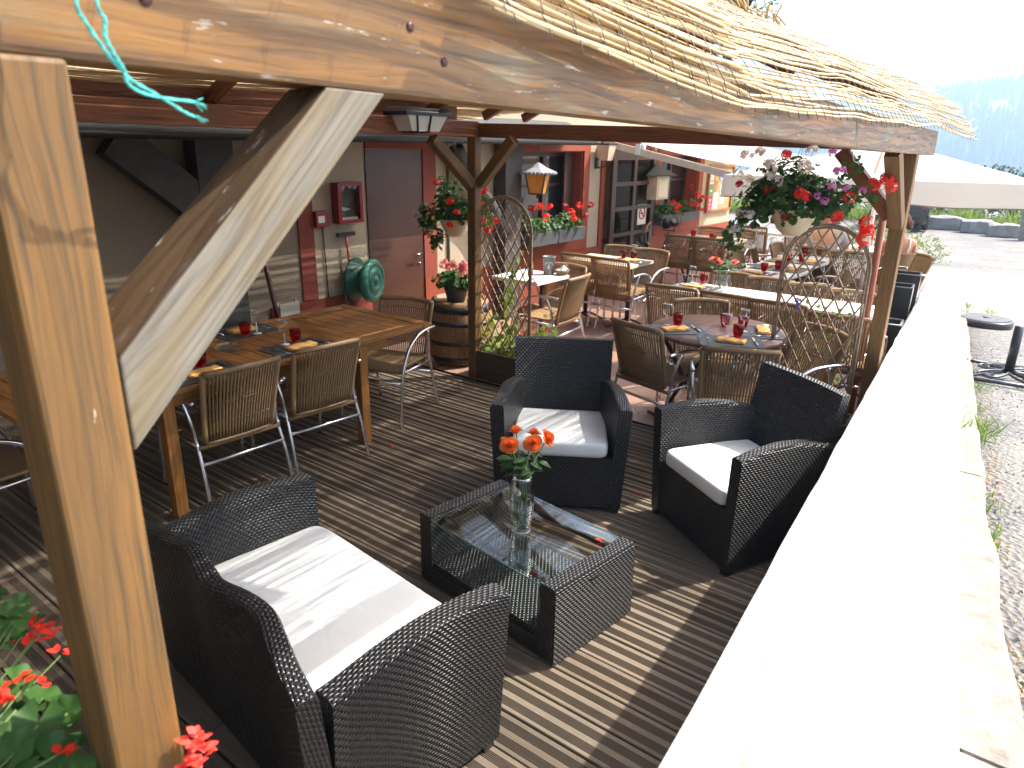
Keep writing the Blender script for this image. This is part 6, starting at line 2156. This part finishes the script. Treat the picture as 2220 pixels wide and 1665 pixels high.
m = MB(); m.box((-.012, 0, .55), (.012, .52, .11)); m.build('number_plate', MT['white_top'], car)
m = MB(); m.box((.0, 0, .40), (.06, 1.3, .10)); m.build('bumper_insert', MT['black_plastic'], car)

sp_ = []
def stone(label, x, y, l, h, rz):
    m = MB(); rng = random.Random(int(x * 100 + y * 10))
    rings = []
    for i in range(9):
        t = -l / 2 + l * i / 8
        e = 1 - .12 * (abs(t) / (l / 2)) ** 4
        rings.append([(t, a * .22 * e + rng.gauss(0, .012), max(-.05, h * b * e + rng.gauss(0, .012))) for a, b in ((-1, 0), (-1.02, .45), (-.95, .92), (-.4, 1.02), (.4, 1.0), (.95, .9), (1, .4), (1, 0))])
    m.loft(rings, smooth=False)
    return setp(m.build('stone_block', plain('grey_kerb_stone', (.27, .265, .26), .9, .2, 5, bump=.6), None, (x, y, ZF), (0, 0, rz)), label, 'stone block', 'rough stone blocks along the far edge of the lot')
stone('long rough stone block just right of the black car', 28.3, 3.45, 1.4, .42, R(105))
stone('rough stone block in the middle of the row, with grass at its end', 27.9, 2.35, .95, .40, R(103))
stone('rough stone block nearest the concrete slab', 27.3, 1.55, .95, .38, R(104))
stone('large grey rock left of the black car, behind the hanging basket', 27.6, 7.2, 1.5, .75, R(95))
m = MB(); m.beam((26.6, .86, ZF - .3), (26.75, .98, ZF + 1.0), .5, .14, up=(1, 0, 0))
setp(m.build('concrete_slab', MT['concrete']), 'leaning grey concrete slab at the right edge of the picture', 'slab')


def leafcloud(m, c, rad, n, size, seed, low=-1):
    rng = random.Random(seed); c = Vector(c)
    for k in range(n):
        while True:
            d = Vector((rng.uniform(-1, 1), rng.uniform(-1, 1), rng.uniform(low, 1)))
            if .35 < d.length < 1: break
        f = 1 + .45 * mnoise.noise(d * 2.6 + Vector((seed * 1.7, 0, 0)))
        if mnoise.noise(d * 3.3 + Vector((0, seed, 3))) < -.30: continue
        p = c + Vector((d.x * rad[0], d.y * rad[1], d.z * rad[2])) * f
        a = Vector((rng.gauss(0, 1), rng.gauss(0, 1), rng.gauss(0, 1))).normalized(); b = a.orthogonal().normalized()
        s_ = size * rng.uniform(.6, 1.3)
        m.add([p - a * s_, p + b * s_ * .5, p + a * s_, p - b * s_ * .5], [(0, 1, 2, 3)], None, False)


for k, (x, y, r, h, n, col, lab) in enumerate([
        (31.5, -1.0, 1.9, 2.1, 2600, 'd', 'dark leafy bush at the right edge behind the concrete slab'), (31.8, 1.6, 1.7, 1.9, 2600, 'd', 'dark rounded bush behind the stone blocks'),
        (32.6, 4.2, 1.7, 1.5, 2200, 'd', 'low dark bush directly behind the black car'), (33, 7.4, 2.0, 1.4, 2000, 'g', 'green bush behind the large grey rock'), (34, 11, 2.2, 1.8, 1600, 'd', 'bush behind the far end of the terrace tables'), (32, -5, 2.5, 3.0, 1500, 'd', 'tall bush beyond the right edge')]):
    t = thing('bush', lab, 'bush', (x, y, ZF), 0, 'bushes beyond the car park')
    m = MB(); leafcloud(m, (0, 0, h * .45), (r, r, h * .62), n, .075, k + 3); m.build('foliage', leafmat('hedge_leaf_' + 'abcdefgh'[k], (.040, .085, .022) if col == 'd' else (.075, .14, .03), .25, .4), t)
    m = MB()
    for q in range(5): m.tube([(0, 0, 0), (math.cos(q * 1.3) * .4, math.sin(q * 1.3) * .4, h * .5), (math.cos(q * 1.3) * .8, math.sin(q * 1.3) * .8, h * .8)], [.05, .03, .01], 6)
    m.build('stem', MT['planter_wood'], t)
m = MB(); rng = random.Random(31)
for k in range(5200):
    x = rng.uniform(28.7, 30.6); y = rng.uniform(-1.5, 12)
    leaf_blade(m, (x, y, ZF), (rng.gauss(0, .3), rng.gauss(0, .3), 1), (rng.gauss(0, 1), rng.gauss(0, 1), .2), rng.uniform(.25, .75) * (1.15 if mnoise.noise((y * 1.2, 0, 2)) > 0 else .75), .035, .1, .25, 3)
setp(m.build('tall_grass', leafmat('tall_grass_blade', (.19, .26, .07), .4, .35)), 'strip of tall sunlit grass behind the stone blocks', 'grass', None, 'stuff')
sh = thing('shrub', 'pale green sunlit shrub past the end of the terrace, beside the right post', 'shrub', (16.8, 3.0, -.25))
m = MB(); leafcloud(m, (0, .2, .35), (.45, .85, .5), 1900, .035, 41); leafcloud(m, (0, -.75, .25), (.35, .5, .38), 700, .035, 42); m.build('foliage', leafmat('pale_shrub_leaf', (.20, .24, .075), .35, .4), sh)
m = MB()
for q in range(6): m.tube([(0, -.5 + q * .2, 0), (0, -.6 + q * .25, .4)], .012, 5)
m.build('stem', MT['stem'], sh)

# broadleaf tree behind the restaurant roof, seen at the top edge
tr = thing('tree', 'leafy broadleaf tree whose crown shows at the top edge above the reed roof', 'tree', (22.8, 9.1, ZF))
m = MB(); m.tube([(0, 0, 0), (.1, .1, 2.5), (.0, .2, 5.0), (.1, .2, 7.5)], [.28, .22, .15, .05], 10)
for q in range(7):
    a = q * .9; m.tube([(0, .1, 3.6 + q * .45), (.7 * math.cos(a), .1 + .7 * math.sin(a), 4.6 + q * .45), (1.3 * math.cos(a), .1 + 1.3 * math.sin(a), 5.1 + q * .45)], [.09, .05, .02], 6)
m.build('trunk', MT['planter_wood'], tr)
m = MB(); leafcloud(m, (0, 0, 7.6), (1.15, 1.15, 1.9), 3000, .09, 51); leafcloud(m, (.2, .7, 8.9), (1.2, 1.2, 1.4), 1800, .09, 52); m.build('crown', leafmat('tree_leaf', (.075, .15, .04), .35, .45), tr)
# conifer on the slope
cf = thing('conifer', 'young dark conifer whose tip rises behind the parasol', 'tree', (66, 4.9, -3.3))
m = MB(); m.tube([(0, 0, 0), (0, 0, 4.1)], [.12, .02], 8); m.build('trunk', MT['planter_wood'], cf)
m = MB(); rng = random.Random(8)
for k in range(1500):
    t = rng.random() ** .7; z = 4.2 - 3.6 * t; r = 1.35 * t * rng.uniform(.2, 1.0); a = rng.uniform(0, 6.28)
    leaf_blade(m, (r * math.cos(a), r * math.sin(a), z), (math.cos(a), math.sin(a), rng.uniform(-.5, .25)), (0, 0, 1), .35, .12, .2, .2, 3)
m.build('crown', leafmat('conifer_needle', (.035, .075, .03), .15, .4), cf)


# far wooded hill and its meadow
def hillz(x, y):
    d = (x - 560) / 620.0
    a = math.atan2(y, x)
    top = 62 + 26 * math.sin((a + .10) * 4.0) - 40 * max(0, a - .05) * 4
    s_ = max(0, min(1, d)); s_ = s_ * s_ * (3 - 2 * s_)
    return -62 + (max(18, top) + 62) * s_ + 7 * mnoise.noise((x * .006, y * .006, 0)) * s_
xs = [540 + 16 * i for i in range(60)]; ys = [-700 + 18 * i for i in range(95)]
V = [(x, y, hillz(x, y)) for x in xs for y in ys]; n = len(ys)
m = MB(); m.add(V, [(i * n + j, (i + 1) * n + j, (i + 1) * n + j + 1, i * n + j + 1) for i in range(len(xs) - 1) for j in range(n - 1)], None, True)
t = NT('hill_ground')
sp = t.n('ShaderNodeSeparateXYZ'); t.l(t.coord('Object'), sp.inputs[0])
nz = t.noise(t.coord('Object'), .012, 4)
t.col(t.mix(t.ramp(t.math('ADD', t.math('MULTIPLY', sp.outputs[2], .0125), t.math('MULTIPLY', nz, .3)), [(.66, 0.0), (.70, 1.0), (.82, 1.0), (.86, 0.0)]), (.045, .075, .03), (.30, .32, .13)))
t.set(.95)
setp(m.build('hill', t.m), kind='structure')
m = MB(); rng = random.Random(12)
for k in range(5200):
    x = rng.uniform(600, 1250); a = rng.uniform(-.12, .42); y = x * math.tan(a)
    z = hillz(x, y)
    band = z * .0125 + .15
    if .66 < band < .84 and rng.random() < .85: continue
    h = rng.uniform(9, 20); r = h * rng.uniform(.16, .26)
    q_ = 6; b0 = rng.uniform(0, 1)
    P = [(x + r * math.cos(b0 + 2 * PI * i / q_), y + r * math.sin(b0 + 2 * PI * i / q_), z + h * .12) for i in range(q_)]
    m.add(P + [(x, y, z + h)], [(i, (i + 1) % q_, q_) for i in range(q_)], None, False)
setp(m.build('forest', leafmat('forest_green', (.045, .080, .030), .1, .5, .8)), 'far wooded hillside fading to blue haze', 'forest', None, 'stuff')
# haze over the valley
m = MB(); x0, x1, y0, y1, z0, z1 = -460, 1520, -1600, 1900, -140, 160
m.add([(x0, y0, z0), (x1, y0, z0), (x1, y1, z0), (x0, y1, z0), (x0, y0, z1), (x1, y0, z1), (x1, y1, z1), (x0, y1, z1)],
      [(3, 2, 1, 0), (4, 5, 6, 7), (0, 1, 5, 4), (1, 2, 6, 5), (2, 3, 7, 6), (3, 0, 4, 7)], None, False)
hm = bpy.data.materials.new('valley_haze'); hm.use_nodes = True
t_ = hm.node_tree; t_.nodes.remove(t_.nodes['Principled BSDF'])
pv = t_.nodes.new('ShaderNodeVolumePrincipled')
pv.inputs['Color'].default_value = (.50, .72, 1.0, 1); pv.inputs['Density'].default_value = .0012; pv.inputs['Anisotropy'].default_value = .25
t_.links.new(pv.outputs[0], t_.nodes['Material Output'].inputs['Volume'])
setp(m.build('haze', hm), kind='stuff')
